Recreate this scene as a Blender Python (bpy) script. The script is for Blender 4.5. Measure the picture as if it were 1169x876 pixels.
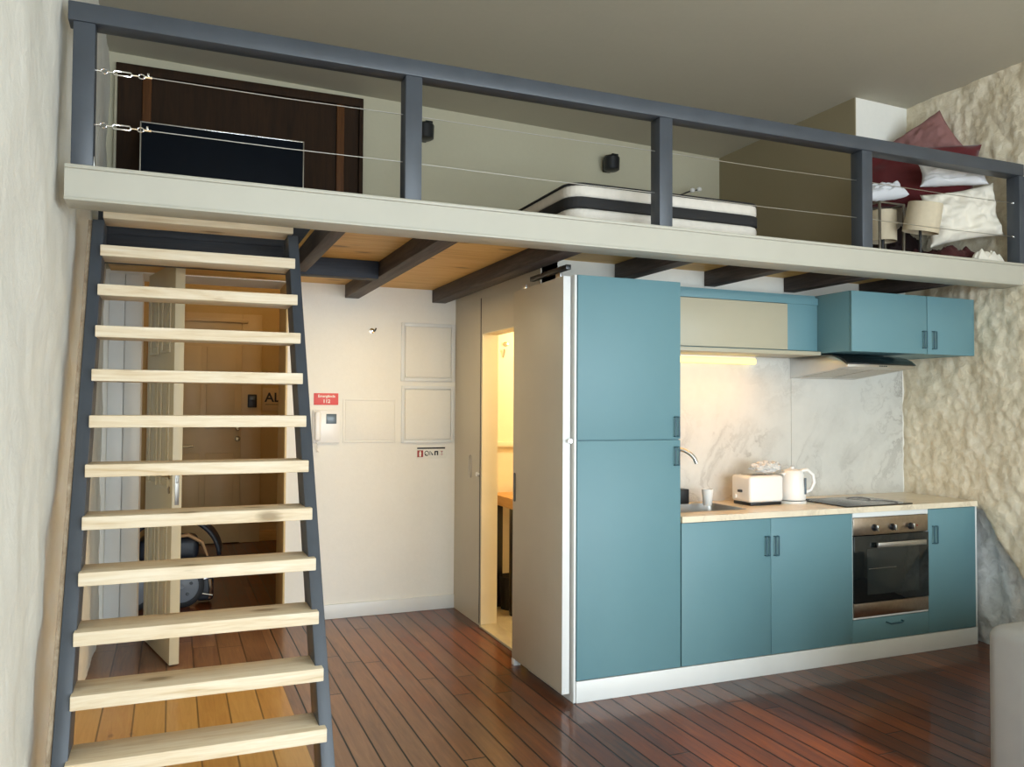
import bpy, bmesh, math, random
from mathutils import Vector, Matrix, Euler, noise
PI = math.pi
random.seed(7)
for o in list(bpy.data.objects):
    bpy.data.objects.remove(o)
S = bpy.context.scene
C = S.collection

# ------------------------------------------------------------------ camera
def make_camera():
    yaw, pit, rol = 0.3927, 0.0284, 0.0058
    cy, sy = math.cos(yaw), math.sin(yaw)
    F = Vector((sy, cy, 0)); R = Vector((cy, -sy, 0)); U = Vector((0, 0, 1))
    cp, sp = math.cos(pit), math.sin(pit)
    F, U = F*cp + U*sp, U*cp - F*sp
    c, s = math.cos(rol), math.sin(rol)
    R, U = R*c + U*s, U*c - R*s
    cd = bpy.data.cameras.new('camera'); co = bpy.data.objects.new('camera', cd); C.objects.link(co)
    m = Matrix(((R.x, U.x, -F.x, 0), (R.y, U.y, -F.y, 0), (R.z, U.z, -F.z, 1.56), (0, 0, 0, 1)))
    co.matrix_world = m
    cd.sensor_fit = 'HORIZONTAL'; cd.sensor_width = 36.0
    cd.lens = 938.1/1169*36
    cd.clip_start = 0.05
    S.camera = co
make_camera()

# ------------------------------------------------------------------ light
S.view_settings.view_transform = 'Standard'
S.view_settings.look = 'None'
S.view_settings.gamma = 1
S.view_settings.use_curve_mapping = False
S.view_settings.exposure = 0.0

W = bpy.data.worlds.new('sky'); S.world = W; W.use_nodes = True
W.node_tree.nodes['Background'].inputs[0].default_value = (0.62, 0.78, 1.0, 1)
W.node_tree.nodes['Background'].inputs[1].default_value = 1.2

def lamp(name, kind, loc, energy, color, rot=(0, 0, 0), **kw):
    l = bpy.data.lights.new(name, kind); l.energy = energy; l.color = color
    for k, v in kw.items(): setattr(l, k, v)
    o = bpy.data.objects.new(name, l); C.objects.link(o); o.location = loc; o.rotation_euler = rot
    return o
# daylight entering by the tall windows behind the viewer and at his right
DAY = (0.77, 0.90, 1.0)
lamp('window_daylight', 'AREA', (1.0, -3.42, 1.35), 235, DAY, (PI/2, 0, 0), shape='RECTANGLE', size=2.1, size_y=2.6)
lamp('window_daylight', 'AREA', (3.55, -3.42, 1.35), 215, DAY, (PI/2, 0, 0), shape='RECTANGLE', size=2.3, size_y=2.6)
lamp('window_daylight', 'AREA', (4.93, -.90, 1.45), 84, DAY, (0, PI/2, 0), shape='RECTANGLE', size=2.3, size_y=2.0)
lamp('sun', 'SUN', (3.4, -9, 6), 9.0, (1.0, 0.76, 0.50), (math.radians(90-21.6), 0, math.radians(3.2)), angle=math.radians(2.4))
# lamps of the neighbouring rooms, and an added fill under the loft
lamp('hall_lamp', 'POINT', (0.9, 8.6, 3.0), 12, (1.0, 0.70, 0.34), shadow_soft_size=0.12)
lamp('entrance_fill', 'AREA', (1.25, 5.2, 2.33), 9, (1.0, 0.79, 0.45), (0, 0, 0), shape='DISK', size=0.12)  # added fill that lifts the back wall under the loft
lamp('bathroom_lamp', 'POINT', (3.0, 5.3, 2.15), 50, (1.0, 0.82, 0.52), shadow_soft_size=0.12)

# ------------------------------------------------------------------ helpers
WL = {}
def thing(name, label, cat, loc, group=None, kind=None, rot=(0, 0, 0)):
    o = bpy.data.objects.new(name, None); C.objects.link(o); o.location = loc; o.rotation_euler = rot
    o.empty_display_size = 0.05
    WL[o.name] = Vector(loc)
    tag(o, label, cat, group, kind)
    return o
def tag(o, label=None, cat=None, group=None, kind=None):
    if label: o['label'] = label
    if cat: o['category'] = cat
    if group: o['group'] = group
    if kind: o['kind'] = kind
    return o

class MB:
    """collects shapes (world coordinates) into one mesh object"""
    def __init__(s): s.bm = bmesh.new()
    def _add(s, tb, mat=None):
        if mat is not None: bmesh.ops.transform(tb, matrix=mat, verts=tb.verts[:])
        me = bpy.data.meshes.new('t'); tb.to_mesh(me); tb.free(); s.bm.from_mesh(me); bpy.data.meshes.remove(me)
        return s
    def box(s, x0, x1, y0, y1, z0, z1, bev=0, seg=2, mat=None):
        tb = bmesh.new(); bmesh.ops.create_cube(tb, size=1)
        for v in tb.verts:
            v.co = Vector(((x0+x1)/2 + v.co.x*(x1-x0), (y0+y1)/2 + v.co.y*(y1-y0), (z0+z1)/2 + v.co.z*(z1-z0)))
        if bev: bmesh.ops.bevel(tb, geom=tb.edges[:], offset=bev, segments=seg, affect='EDGES', profile=0.5)
        return s._add(tb, mat)
    def prism(s, pts, axis, a0, a1, bev=0, mat=None):
        """polygon pts extruded along axis: X -> pts are (y,z); Y -> (x,z); Z -> (x,y)"""
        tb = bmesh.new()
        def P(p, a): return {'X': (a, p[0], p[1]), 'Y': (p[0], a, p[1]), 'Z': (p[0], p[1], a)}[axis]
        A = [tb.verts.new(P(p, a0)) for p in pts]; B = [tb.verts.new(P(p, a1)) for p in pts]
        n = len(pts)
        tb.faces.new(A); tb.faces.new(B)
        for i in range(n): tb.faces.new((A[i], A[(i+1) % n], B[(i+1) % n], B[i]))
        bmesh.ops.recalc_face_normals(tb, faces=tb.faces[:])
        if bev: bmesh.ops.bevel(tb, geom=tb.edges[:], offset=bev, segments=2, affect='EDGES', profile=0.5)
        return s._add(tb, mat)
    def tube(s, pts, r, n=10, caps=True, closed=False, flat=1.0, mat=None):
        tb = bmesh.new(); pts = [Vector(p) for p in pts]; N = len(pts); rings = []
        rr = r if isinstance(r, (list, tuple)) else [r]*N
        up = None
        for i, p in enumerate(pts):
            if closed: t = (pts[(i+1) % N]-pts[i-1]).normalized()
            else: t = (pts[min(i+1, N-1)]-pts[max(i-1, 0)]).normalized()
            if up is None:
                up = Vector((0, 0, 1)) if abs(t.z) < .9 else Vector((0, 1, 0))
            u = (up - t*up.dot(t)).normalized(); w = t.cross(u); up = u
            rings.append([tb.verts.new(p + u*math.cos(2*PI*k/n)*rr[i] + w*math.sin(2*PI*k/n)*rr[i]*flat) for k in range(n)])
        M = N if closed else N-1
        for i in range(M):
            a, b = rings[i], rings[(i+1) % N]
            for k in range(n): tb.faces.new((a[k], a[(k+1) % n], b[(k+1) % n], b[k]))
        if caps and not closed:
            tb.faces.new(rings[0]); tb.faces.new(rings[-1])
        bmesh.ops.recalc_face_normals(tb, faces=tb.faces[:])
        return s._add(tb, mat)
    def lathe(s, prof, loc=(0, 0, 0), n=32, axis='Z', mat=None):
        """prof: list of (radius, height)"""
        tb = bmesh.new(); rings = []
        def P(r, h, a):
            x, y = r*math.cos(a), r*math.sin(a)
            return {'Z': (x, y, h), 'Y': (x, h, y), 'X': (h, x, y)}[axis]
        for r, h in prof:
            if r < 1e-6: rings.append([tb.verts.new(P(0, h, 0))])
            else: rings.append([tb.verts.new(P(r, h, 2*PI*k/n)) for k in range(n)])
        for a, b in zip(rings[:-1], rings[1:]):
            if len(a) == 1 and len(b) == 1: continue
            for k in range(n):
                k2 = (k+1) % n
                if len(a) == 1: tb.faces.new((a[0], b[k], b[k2]))
                elif len(b) == 1: tb.faces.new((a[k], a[k2], b[0]))
                else: tb.faces.new((a[k], a[k2], b[k2], b[k]))
        bmesh.ops.recalc_face_normals(tb, faces=tb.faces[:])
        return s._add(tb, Matrix.Translation(Vector(loc)) @ (mat or Matrix()))
    def grid(s, fn, nu, nv, closed_u=False, mat=None):
        tb = bmesh.new()
        V = [[tb.verts.new(fn(i/nu, j/nv)) for j in range(nv+1)] for i in range(nu+(0 if closed_u else 1))]
        for i in range(nu):
            for j in range(nv):
                a, b = V[i], V[(i+1) % len(V)]
                tb.faces.new((a[j], b[j], b[j+1], a[j+1]))
        return s._add(tb, mat)
    def done(s, name, mat, parent=None, smooth=True, label=None, origin=None, angle=35, weld=False):
        bm = s.bm
        if weld: bmesh.ops.remove_doubles(bm, verts=bm.verts[:], dist=1e-5)
        if not bm.verts: raise ValueError(name)
        lo = Vector([min(v.co[i] for v in bm.verts) for i in range(3)])
        hi = Vector([max(v.co[i] for v in bm.verts) for i in range(3)])
        c = Vector(origin) if origin is not None else (lo+hi)/2
        bmesh.ops.translate(bm, verts=bm.verts[:], vec=-c)
        me = bpy.data.meshes.new(name); bm.to_mesh(me); bm.free()
        o = bpy.data.objects.new(name, me); C.objects.link(o)
        for mm in (mat if isinstance(mat, (list, tuple)) else [mat]): me.materials.append(mm)
        if smooth:
            for p in me.polygons: p.use_smooth = True
            me.set_sharp_from_angle(angle=math.radians(angle))
        if parent is not None:
            o.parent = parent; o.location = c - WL.get(parent.name, Vector())
        else: o.location = c
        WL[o.name] = c
        if label: o['label'] = label
        return o

def boxo(name, mat, parent, x0, x1, y0, y1, z0, z1, bev=0.002, **kw):
    return MB().box(x0, x1, y0, y1, z0, z1, bev).done(name, mat, parent, **kw)

def struct(name, mb, mat, parent=None, **kw):
    o = mb.done(name, mat, parent, **kw)
    if parent is None: o['kind'] = 'structure'
    return o

def textmesh(txt, size, loc, rot, name, mat, parent, depth=0.0008, align='CENTER', bold=0.0, wscale=1.0):
    cu = bpy.data.curves.new('txt', 'FONT'); cu.body = txt; cu.size = size; cu.extrude = depth; cu.align_x = align; cu.align_y = 'CENTER'; cu.offset = bold
    to = bpy.data.objects.new('txt', cu); C.objects.link(to)
    bpy.context.view_layer.update()
    dg = bpy.context.evaluated_depsgraph_get()
    me = bpy.data.meshes.new_from_object(to.evaluated_get(dg))
    bpy.data.objects.remove(to); bpy.data.curves.remove(cu)
    M = Euler(rot).to_matrix().to_4x4() @ Matrix.Diagonal((wscale, 1, 1, 1))
    me.transform(M); me.name = name
    me.materials.clear(); me.materials.append(mat)
    o = bpy.data.objects.new(name, me); C.objects.link(o)
    o.parent = parent; o.location = Vector(loc) - WL.get(parent.name, Vector()) if parent else Vector(loc)
    return o

# ------------------------------------------------------------------ materials
class NT:
    def __init__(s, name):
        s.m = bpy.data.materials.new(name); s.m.use_nodes = True; s.t = s.m.node_tree; s.t.nodes.clear()
        s.out = s.t.nodes.new('ShaderNodeOutputMaterial'); s.b = s.n('BsdfPrincipled')
        s.t.links.new(s.b.outputs[0], s.out.inputs[0])
    def n(s, typ, ins=None, **props):
        nd = s.t.nodes.new('ShaderNode'+typ)
        for k, v in props.items(): setattr(nd, k, v)
        for k, v in (ins or {}).items(): s.set(nd.inputs[k], v)
        return nd
    def set(s, sock, v):
        if isinstance(v, bpy.types.NodeSocket): s.t.links.new(v, sock)
        elif isinstance(v, bpy.types.Node): s.t.links.new(v.outputs[0], sock)
        else:
            if hasattr(sock.default_value, '__len__') and hasattr(v, '__len__') and len(sock.default_value) == 4 and len(v) == 3: v = (*v, 1)
            sock.default_value = v
    def math(s, op, a, b=0.0, c=0.0): return s.n('Math', {0: a, 1: b, 2: c}, operation=op).outputs[0]
    def mix(s, f, a, b, bt='MIX'):
        nd = s.n('Mix', None, data_type='RGBA', blend_type=bt)
        s.set(nd.inputs[0], f); s.set(nd.inputs[6], a); s.set(nd.inputs[7], b); return nd.outputs[2]
    def ramp(s, f, stops):
        nd = s.n('ValToRGB'); cr = nd.color_ramp
        while len(cr.elements) < len(stops): cr.elements.new(0.5)
        for e, (p, c) in zip(cr.elements, stops):
            e.position = p; e.color = (*c, 1) if len(c) == 3 else c
        s.set(nd.inputs[0], f); return nd.outputs[0]
    def coords(s, kind='Object', scale=(1, 1, 1), rnd=False):
        tc = s.n('TexCoord').outputs[kind]
        mp = s.n('Mapping', {'Scale': scale}); s.set(mp.inputs['Vector'], tc)
        if rnd:
            oi = s.n('ObjectInfo').outputs['Random']
            s.set(mp.inputs['Location'], s.n('CombineXYZ', {0: s.math('MULTIPLY', oi, 37.0), 1: s.math('MULTIPLY', oi, 91.0), 2: s.math('MULTIPLY', oi, 53.0)}).outputs[0])
        return mp.outputs[0]
    def noise(s, vec, scale=5, detail=4, rough=.5, dist=0.0):
        return s.n('TexNoise', {'Vector': vec, 'Scale': scale, 'Detail': detail, 'Roughness': rough, 'Distortion': dist}).outputs[0]
    def bump(s, h, strength=.2, dist=.01, nrm=None):
        nd = s.n('Bump', {'Height': h, 'Strength': strength, 'Distance': dist})
        if nrm is not None: s.set(nd.inputs['Normal'], nrm)
        return nd.outputs[0]
    def fin(s, col, rough=.5, metal=0., nrm=None, **kw):
        s.set(s.b.inputs['Base Color'], col); s.set(s.b.inputs['Roughness'], rough); s.set(s.b.inputs['Metallic'], metal)
        if nrm is not None: s.set(s.b.inputs['Normal'], nrm)
        for k, v in kw.items(): s.set(s.b.inputs[k.replace('_', ' ')], v)
        return s.m

def srgb(r, g, b):
    f = lambda c: (c/255/12.92) if c/255 <= .04045 else ((c/255+.055)/1.055)**2.4
    return (f(r), f(g), f(b))

def simple(name, col, rough=.5, metal=0., var=.06, nscale=6, bump=0., bscale=60, bdist=.002, **kw):
    t = NT(name); v = t.coords()
    nz = t.noise(v, nscale, 4)
    c0 = tuple(max(0, c*(1-var)) for c in col); c1 = tuple(min(1, c*(1+var)) for c in col)
    colr = t.ramp(nz, [(.3, c0), (.7, c1)])
    nrm = t.bump(t.noise(v, bscale, 3), bump, bdist) if bump else None
    rv = t.math('ADD', rough-.04, t.math('MULTIPLY', nz, .08))
    return t.fin(colr, rv, metal, nrm, **kw)

def m_plaster(name, col, amp=.35, scale=26, var=.05, dist=.012):
    t = NT(name); v = t.coords()
    n1 = t.noise(v, scale, 5, .6, .4); n2 = t.noise(v, 3.2, 4, .55)
    col0 = tuple(c*(1-var) for c in col); col1 = tuple(min(1, c*(1+var)) for c in col)
    c = t.ramp(t.math('ADD', t.math('MULTIPLY', n1, .5), t.math('MULTIPLY', n2, .5)), [(.35, col0), (.65, col1)])
    nrm = t.bump(n1, amp, dist)
    return t.fin(c, .85, 0, nrm)

def m_wood(name, c_dark, c_mid, c_light, along='X', rough=.6, knots=True, grain=1.0, bump=.15):
    t = NT(name)
    st = {'X': (1.1, 16, 16), 'Y': (16, 1.1, 16), 'Z': (16, 16, 1.1)}[along]
    v = t.coords('Object', tuple(a*grain for a in st), rnd=True)
    n1 = t.noise(v, 1.6, 5, .62, 1.2)
    n2 = t.noise(t.coords('Object', tuple(a*4 for a in st), rnd=True), 2.0, 3, .6, .3)
    g = t.math('ADD', t.math('MULTIPLY', n1, .72), t.math('MULTIPLY', n2, .28))
    c = t.ramp(g, [(.30, c_dark), (.47, c_mid), (.68, c_light)])
    if knots:
        ks = {'X': (2.6, 6.0, 6.0), 'Y': (6, 2.6, 6), 'Z': (6, 6, 2.6)}[along]
        vo = t.n('TexVoronoi', {'Vector': t.coords('Object', ks, rnd=True), 'Scale': 1.0, 'Randomness': 1.0}, feature='F1').outputs['Distance']
        vw = t.math('ADD', vo, t.math('MULTIPLY', n2, .10))
        k = t.ramp(vw, [(.13, (1, 1, 1)), (.22, (0, 0, 0))])
        c = t.mix(k, c, tuple(x*.38 for x in c_dark))
        halo = t.ramp(vw, [(.16, (1, 1, 1)), (.36, (0, 0, 0))])
        c = t.mix(t.math('MULTIPLY', halo, .35), c, c_dark)
    return t.fin(c, rough, 0, t.bump(n2, bump, .003), Specular_IOR_Level=.3)

def m_floor():
    t = NT('floor_boards'); tc = t.n('TexCoord').outputs['Object']
    xyz = t.n('SeparateXYZ', {0: tc}); x, y = xyz.outputs[0], xyz.outputs[1]
    wob = t.math('MULTIPLY', t.math('SUBTRACT', t.noise(t.coords('Object', (.8, .35, 1)), 1.0, 2), .5), .012)
    x = t.math('ADD', x, wob)
    # the wider, honey coloured boards lie at the stairs, the narrow dark ones in the room
    zone = t.math('LESS_THAN', x, .60)
    zy = t.math('LESS_THAN', y, 5.25)
    zhon = t.math('MULTIPLY', zone, zy)
    def boards(w, L, seed):
        bx = t.math('DIVIDE', x, w); idx = t.math('FLOOR', bx); fx = t.math('FRACT', bx)
        r1 = t.n('TexWhiteNoise', {'W': t.math('ADD', idx, seed)}, noise_dimensions='1D').outputs['Value']
        by = t.math('ADD', t.math('DIVIDE', y, L), t.math('MULTIPLY', r1, 7.3)); idy = t.math('FLOOR', by); fy = t.math('FRACT', by)
        vv = t.n('CombineXYZ', {0: idx, 1: idy, 2: seed}).outputs[0]
        rn = t.n('TexWhiteNoise', {'Vector': vv}, noise_dimensions='3D').outputs['Value']
        ex = t.math('MULTIPLY', t.math('MINIMUM', fx, t.math('SUBTRACT', 1.0, fx)), w)
        ey = t.math('MULTIPLY', t.math('MINIMUM', fy, t.math('SUBTRACT', 1.0, fy)), L)
        e = t.math('MINIMUM', ex, ey)
        gap = t.n('MapRange', {0: e, 1: .0032, 2: .0050, 3: 1.0, 4: 0.0}).outputs[0]
        return rn, gap
    ra, ga = boards(.110, 2.3, 3.0); rb, gb = boards(.150, 2.6, 11.0)
    rn = t.n('Mix', {0: zone, 2: ra, 3: rb}, data_type='FLOAT').outputs[0]
    gap = t.n('Mix', {0: zone, 2: ga, 3: t.math('MULTIPLY', gb, .6)}, data_type='FLOAT').outputs[0]
    off = t.n('CombineXYZ', {0: t.math('MULTIPLY', rn, 19.0), 1: t.math('MULTIPLY', rn, 7.0), 2: 0.0}).outputs[0]
    gv = t.n('VectorMath', {0: t.coords('Object', (24, 1.7, 1)), 1: off}, operation='ADD').outputs[0]
    g = t.noise(gv, 1.5, 6, .65, 1.0)
    worn = t.noise(t.coords('Object', (1, .7, 1)), 2.1, 5, .6)
    f = t.math('ADD', t.math('ADD', .10, t.math('MULTIPLY', rn, .13)), t.math('ADD', t.math('MULTIPLY', g, .42), t.math('MULTIPLY', worn, .28)))
    dark = t.ramp(f, [(.34, srgb(38, 17, 7)), (.45, srgb(76, 36, 14)), (.58, srgb(108, 55, 22)), (.72, srgb(138, 78, 36))])
    pale = t.ramp(f, [(.32, srgb(92, 62, 44)), (.45, srgb(124, 88, 64)), (.58, srgb(146, 108, 80)), (.72, srgb(168, 130, 100))])
    wx_ = t.math('ADD', x, t.math('MULTIPLY', t.math('SUBTRACT', rn, .5), .55))
    wx_ = t.math('ADD', wx_, t.math('MULTIPLY', t.math('SUBTRACT', worn, .5), .7))
    pale_mix = t.n('MapRange', {0: wx_, 1: 1.05, 2: 1.80, 3: 1.0, 4: 0.0}).outputs[0]  # boards turn paler towards the stairs
    pale_mix = t.math('MULTIPLY', pale_mix, t.n('MapRange', {0: y, 1: 6.0, 2: 6.3, 3: 1.0, 4: 0.0}).outputs[0])
    dark = t.mix(pale_mix, dark, pale)
    hon = t.ramp(f, [(.25, srgb(160, 112, 52)), (.45, srgb(202, 152, 82)), (.62, srgb(218, 174, 104)), (.8, srgb(228, 188, 124))])
    kn = t.n('TexVoronoi', {'Vector': t.coords('Object', (5.2, 2.6, 1)), 'Scale': 1.0}, feature='F1').outputs['Distance']
    k = t.ramp(t.math('ADD', kn, t.math('MULTIPLY', g, .09)), [(.085, (1, 1, 1)), (.15, (0, 0, 0))])
    hon = t.mix(t.math('MULTIPLY', k, .8), hon, srgb(74, 38, 16))
    c = t.mix(zhon, dark, hon)
    c = t.mix(gap, c, srgb(10, 6, 4))
    cw = t.math('MULTIPLY', t.math('SUBTRACT', 1.0, gap), t.math('SUBTRACT', .50, t.math('MULTIPLY', pale_mix, .15)))
    ro = t.math('ADD', .22, t.math('ADD', t.math('MULTIPLY', worn, .20), t.math('MULTIPLY', g, .14)))
    h = t.math('SUBTRACT', t.math('MULTIPLY', g, .25), gap)
    return t.fin(c, ro, 0, t.bump(h, .35, .003), Coat_Weight=cw, Coat_Roughness=t.math('ADD', .04, t.math('MULTIPLY', worn, .12)), Coat_IOR=1.5, Specular_IOR_Level=.22)

def m_marble(name, base, vein, scale=1.0, rough=.25):
    t = NT(name); v = t.coords('Object', (scale, scale, scale))
    d = t.noise(v, 2.2, 6, .6)
    vec = t.n('VectorMath', {0: v, 1: t.n('CombineXYZ', {0: t.math('MULTIPLY', d, .9), 1: 0.0, 2: t.math('MULTIPLY', d, 1.3)}).outputs[0]}, operation='ADD').outputs[0]
    w = t.noise(vec, 2.3, 5, .55, 1.4)
    line = t.math('ABSOLUTE', t.math('SUBTRACT', w, .5))
    veins = t.ramp(line, [(.0, (1, 1, 1)), (.045, (.25, .25, .25)), (.12, (0, 0, 0))])
    patch = t.ramp(t.noise(v, 1.5, 3), [(.42, (0, 0, 0)), (.66, (1, 1, 1))])
    cloud = t.ramp(t.noise(v, 3.4, 6, .65), [(.35, base), (.8, tuple(c*.86 for c in base))])
    c = t.mix(t.math('MULTIPLY', t.math('MULTIPLY', veins, patch), .6), cloud, vein)
    return t.fin(c, rough, 0)

def m_stone():
    """old wall: thick lime plaster above, greyer and rougher below the worktop"""
    t = NT('rough_stone_wall'); v = t.coords(); 
    n1 = t.noise(v, 18, 6, .65, .6); n2 = t.noise(v, 4, 4, .6)
    pl = t.ramp(t.math('ADD', t.math('MULTIPLY', n1, .6), t.math('MULTIPLY', n2, .4)), [(.33, srgb(206, 191, 162)), (.5, srgb(230, 218, 192)), (.68, srgb(242, 233, 213))])
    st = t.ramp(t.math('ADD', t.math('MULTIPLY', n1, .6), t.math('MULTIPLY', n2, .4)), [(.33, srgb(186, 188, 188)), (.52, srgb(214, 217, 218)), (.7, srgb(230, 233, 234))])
    xyz = t.n('SeparateXYZ', {0: t.n('TexCoord').outputs['Object']})
    # edge of the grey zone falls from the worktop corner towards the room
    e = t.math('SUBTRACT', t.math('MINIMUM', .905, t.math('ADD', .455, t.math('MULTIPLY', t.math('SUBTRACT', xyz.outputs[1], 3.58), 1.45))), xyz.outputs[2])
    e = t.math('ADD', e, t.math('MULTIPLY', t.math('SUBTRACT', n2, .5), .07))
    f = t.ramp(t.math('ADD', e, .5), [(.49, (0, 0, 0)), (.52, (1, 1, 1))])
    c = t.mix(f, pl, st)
    return t.fin(c, .9, 0, t.bump(n1, .55, .02))

def emis(name, col, strength):
    t = NT(name); t.set(t.b.inputs['Base Color'], col); t.set(t.b.inputs['Emission Color'], col); t.b.inputs['Emission Strength'].default_value = strength
    return t.m

M = dict(
    wall=m_plaster('white_wall_paint', srgb(236, 232, 222), .06, 40, .02),
    wall_left=m_plaster('lime_plaster', srgb(232, 229, 218), .35, 15, .03, .02),
    hallwall=m_plaster('dimmed_hall_paint', srgb(206, 176, 116), .05, 40, .03),  # cream paint taken down to tan, dim hall light put into the colour
    halldoor=simple('dimmed_door_paint', srgb(212, 184, 130), .45, 0, .03, bump=.03),  # same dim warm hall light painted into the door colour
    loftwall=m_plaster('shaded_loft_paint', srgb(192, 185, 160), .05, 40, .02),  # back wall paint darkened to carry the dimmer loft light
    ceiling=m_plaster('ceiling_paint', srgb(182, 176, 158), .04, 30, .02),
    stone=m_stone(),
    floor=m_floor(),
    beam=simple('cream_beam_paint', srgb(178, 174, 160), .45, 0, .02, bump=.05),
    grey=simple('blue_grey_paint', srgb(64, 69, 76), .42, 0, .08, 9, bump=.08, bscale=30),
    greydark=simple('dark_grey_wood_stain', srgb(62, 60, 62), .55, 0, .22, 14, bump=.15, bscale=40),
    joist=m_wood('stained_joist_wood', srgb(46, 40, 38), srgb(66, 58, 55), srgb(92, 82, 76), 'Y', .6, True, 1.0),
    trimmer=m_wood('stained_trimmer_wood', srgb(30, 32, 38), srgb(38, 41, 48), srgb(50, 52, 58), 'X', .6, False),
    pine=m_wood('pale_pine', srgb(200, 174, 136), srgb(220, 201, 170), srgb(232, 219, 196), 'X', .55),
    deck=m_wood('golden_pine_boards', srgb(188, 142, 72), srgb(216, 172, 98), srgb(228, 192, 124), 'X', .5),
    raw=m_wood('raw_plank', srgb(122, 104, 84), srgb(158, 138, 114), srgb(184, 166, 142), 'Z', .8),
    steel=simple('brushed_steel', (.60, .58, .55), .34, 1.0, .02, 30, bump=.03, bscale=200),
    steel_floortint=simple('oven_brushed_steel', (.46, .37, .29), .30, 1.0, .08, 40),  # steel tinted brown, the floor's reflection put into the colour
    chrome=simple('chrome', (.8, .8, .8), .12, 1.0, .01),
    teal=simple('teal_laminate', srgb(99, 137, 144), .5, 0, .02, 3, bump=.02, bscale=120),
    tealdark=simple('teal_handle_recess', srgb(46, 84, 96), .4, 0, .05),
    steelgrey=simple('grey_metal_frame', (.30, .28, .25), .35, 1.0, .06, 30),
    white=simple('white_laminate', srgb(226, 226, 222), .4, 0, .015),
    flap=simple('cream_laminate', srgb(180, 172, 148), .4, 0, .015),
    greige=simple('greige_laminate', srgb(194, 186, 169), .5, 0, .02),
    marble=m_marble('marble_splashback', srgb(212, 209, 200), srgb(136, 128, 118), .85, .22),
    counter=m_marble('marble_worktop', srgb(238, 222, 194), srgb(176, 156, 128), 1.6, .28),
    black=simple('black_plastic', (.012, .013, .015), .35, 0, .2),
    blackgloss=simple('black_glass', (.008, .010, .010), .06, 0, .1),
    screen=simple('dark_screen', (.004, .006, .010), .45, 0, .1, Specular_IOR_Level=.12),
    plastic=simple('white_plastic', srgb(238, 234, 228), .3, 0, .01),
    brown=m_wood('dark_brown_board', srgb(34, 20, 8), srgb(44, 27, 11), srgb(54, 34, 15), 'Z', .8, False),
    brownpost=m_wood('brown_post_wood', srgb(72, 42, 16), srgb(88, 52, 22), srgb(102, 64, 30), 'Z', .6, False),
    door=simple('white_door_paint', srgb(206, 192, 158), .4, 0, .02, bump=.03),
    brass=simple('aged_brass', (.36, .26, .13), .35, 1.0, .1),
    red=simple('red_sign', srgb(216, 82, 78), .5, 0, .03),
    redmark=simple('dark_red_mark', srgb(160, 44, 36), .5, 0, .03),
    ink=simple('black_ink', (.015, .015, .015), .5, 0, .05),
    green=simple('green_mark', srgb(60, 130, 90), .5, 0, .05),
    paper=simple('white_sign', srgb(236, 232, 220), .5, 0, .01),
    lcd=simple('grey_display', srgb(92, 104, 112), .25, 0, .1),
    tile=m_marble('bathroom_floor_tile', srgb(200, 190, 160), srgb(150, 136, 104), 1.2, .3),
    bath=simple('bathroom_wall', srgb(236, 226, 196), .5, 0, .02),
    mattress=simple('quilted_mattress', srgb(212, 204, 192), .85, 0, .05, 20, bump=.35, bscale=45, bdist=.006),
    piping=simple('black_mattress_band', (.012, .011, .011), .8, 0, .1),
    redvelvet=simple('dark_red_velvet', srgb(88, 8, 14), .8, 0, .18, 5, bump=.1, bscale=120, Sheen_Weight=.3),
    pinkfab=simple('dusty_pink_fabric', srgb(142, 100, 96), .85, 0, .1, 7, bump=.15, bscale=150),
    cream_fab=simple('cream_cotton', srgb(226, 219, 204), .9, 0, .03, 5, bump=.12, bscale=30, bdist=.01),
    white_fab=simple('white_cotton', srgb(214, 214, 216), .9, 0, .04, 5, bump=.15, bscale=30, bdist=.01),
    maroon=simple('maroon_blanket', srgb(66, 22, 22), .9, 0, .3, 4, bump=.2, bscale=80),
    darkfab=simple('dark_blanket', srgb(36, 20, 20), .9, 0, .3, 4, bump=.2, bscale=80),
    shade=simple('linen_shade', srgb(198, 184, 158), .85, 0, .05, 30, bump=.15, bscale=200),
    sofa=simple('pale_grey_upholstery', srgb(160, 158, 154), .9, 0, .04, 8, bump=.2, bscale=160),
    rubber=simple('black_rubber', (.015, .016, .018), .6, 0, .15),
    hubgrey=simple('grey_wheel_hub', srgb(120, 126, 134), .5, 0, .05),
    tan=simple('tan_fabric', srgb(176, 138, 98), .8, 0, .08),
    blackfab=simple('black_nylon', (.014, .016, .022), .5, 0, .2, 6, bump=.2, bscale=50),
    led=emis('warm_light_strip', (1.0, .74, .26), 1.25),
    counterwood=m_wood('oak_counter', srgb(176, 128, 70), srgb(206, 160, 98), srgb(222, 182, 124), 'Y', .5),
    outside=simple('sun_blocker_paint', srgb(206, 204, 198), .9, 0, .05),  # surface of the added sun blocker
)
def m_bag():
    t = NT('clear_plastic_film'); v = t.coords()
    return t.fin((.95, .93, .90), .25, 0, t.bump(t.noise(v, 40, 3), .6, .01), Transmission_Weight=.55, IOR=1.15)
M['bag'] = m_bag()

# ------------------------------------------------------------------ setting
XL, XR = -0.40, 4.99
YF, YK, YN, YB = 3.5635, 3.906, 4.51, 6.11      # loft edge, kitchen fronts, kitchen wall, back wall
YREAR = -3.50
def ceil_z(x): return 3.945 - (x+.4)*.0245

struct('floor', MB().box(XL-.3, XR+.3, YREAR-.3, YB, -.12, 0).box(-.9, 1.75, YB, 10.2, -.12, 0), M['floor'], origin=(0, 0, 0))
struct('ceiling', MB().prism([(XL-.3, ceil_z(XL-.3)), (XR+.3, ceil_z(XR+.3)), (XR+.3, 4.2), (XL-.3, 4.2)], 'Y', YREAR-.3, YB+.4), M['ceiling'], origin=(0, 0, 0))

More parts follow.
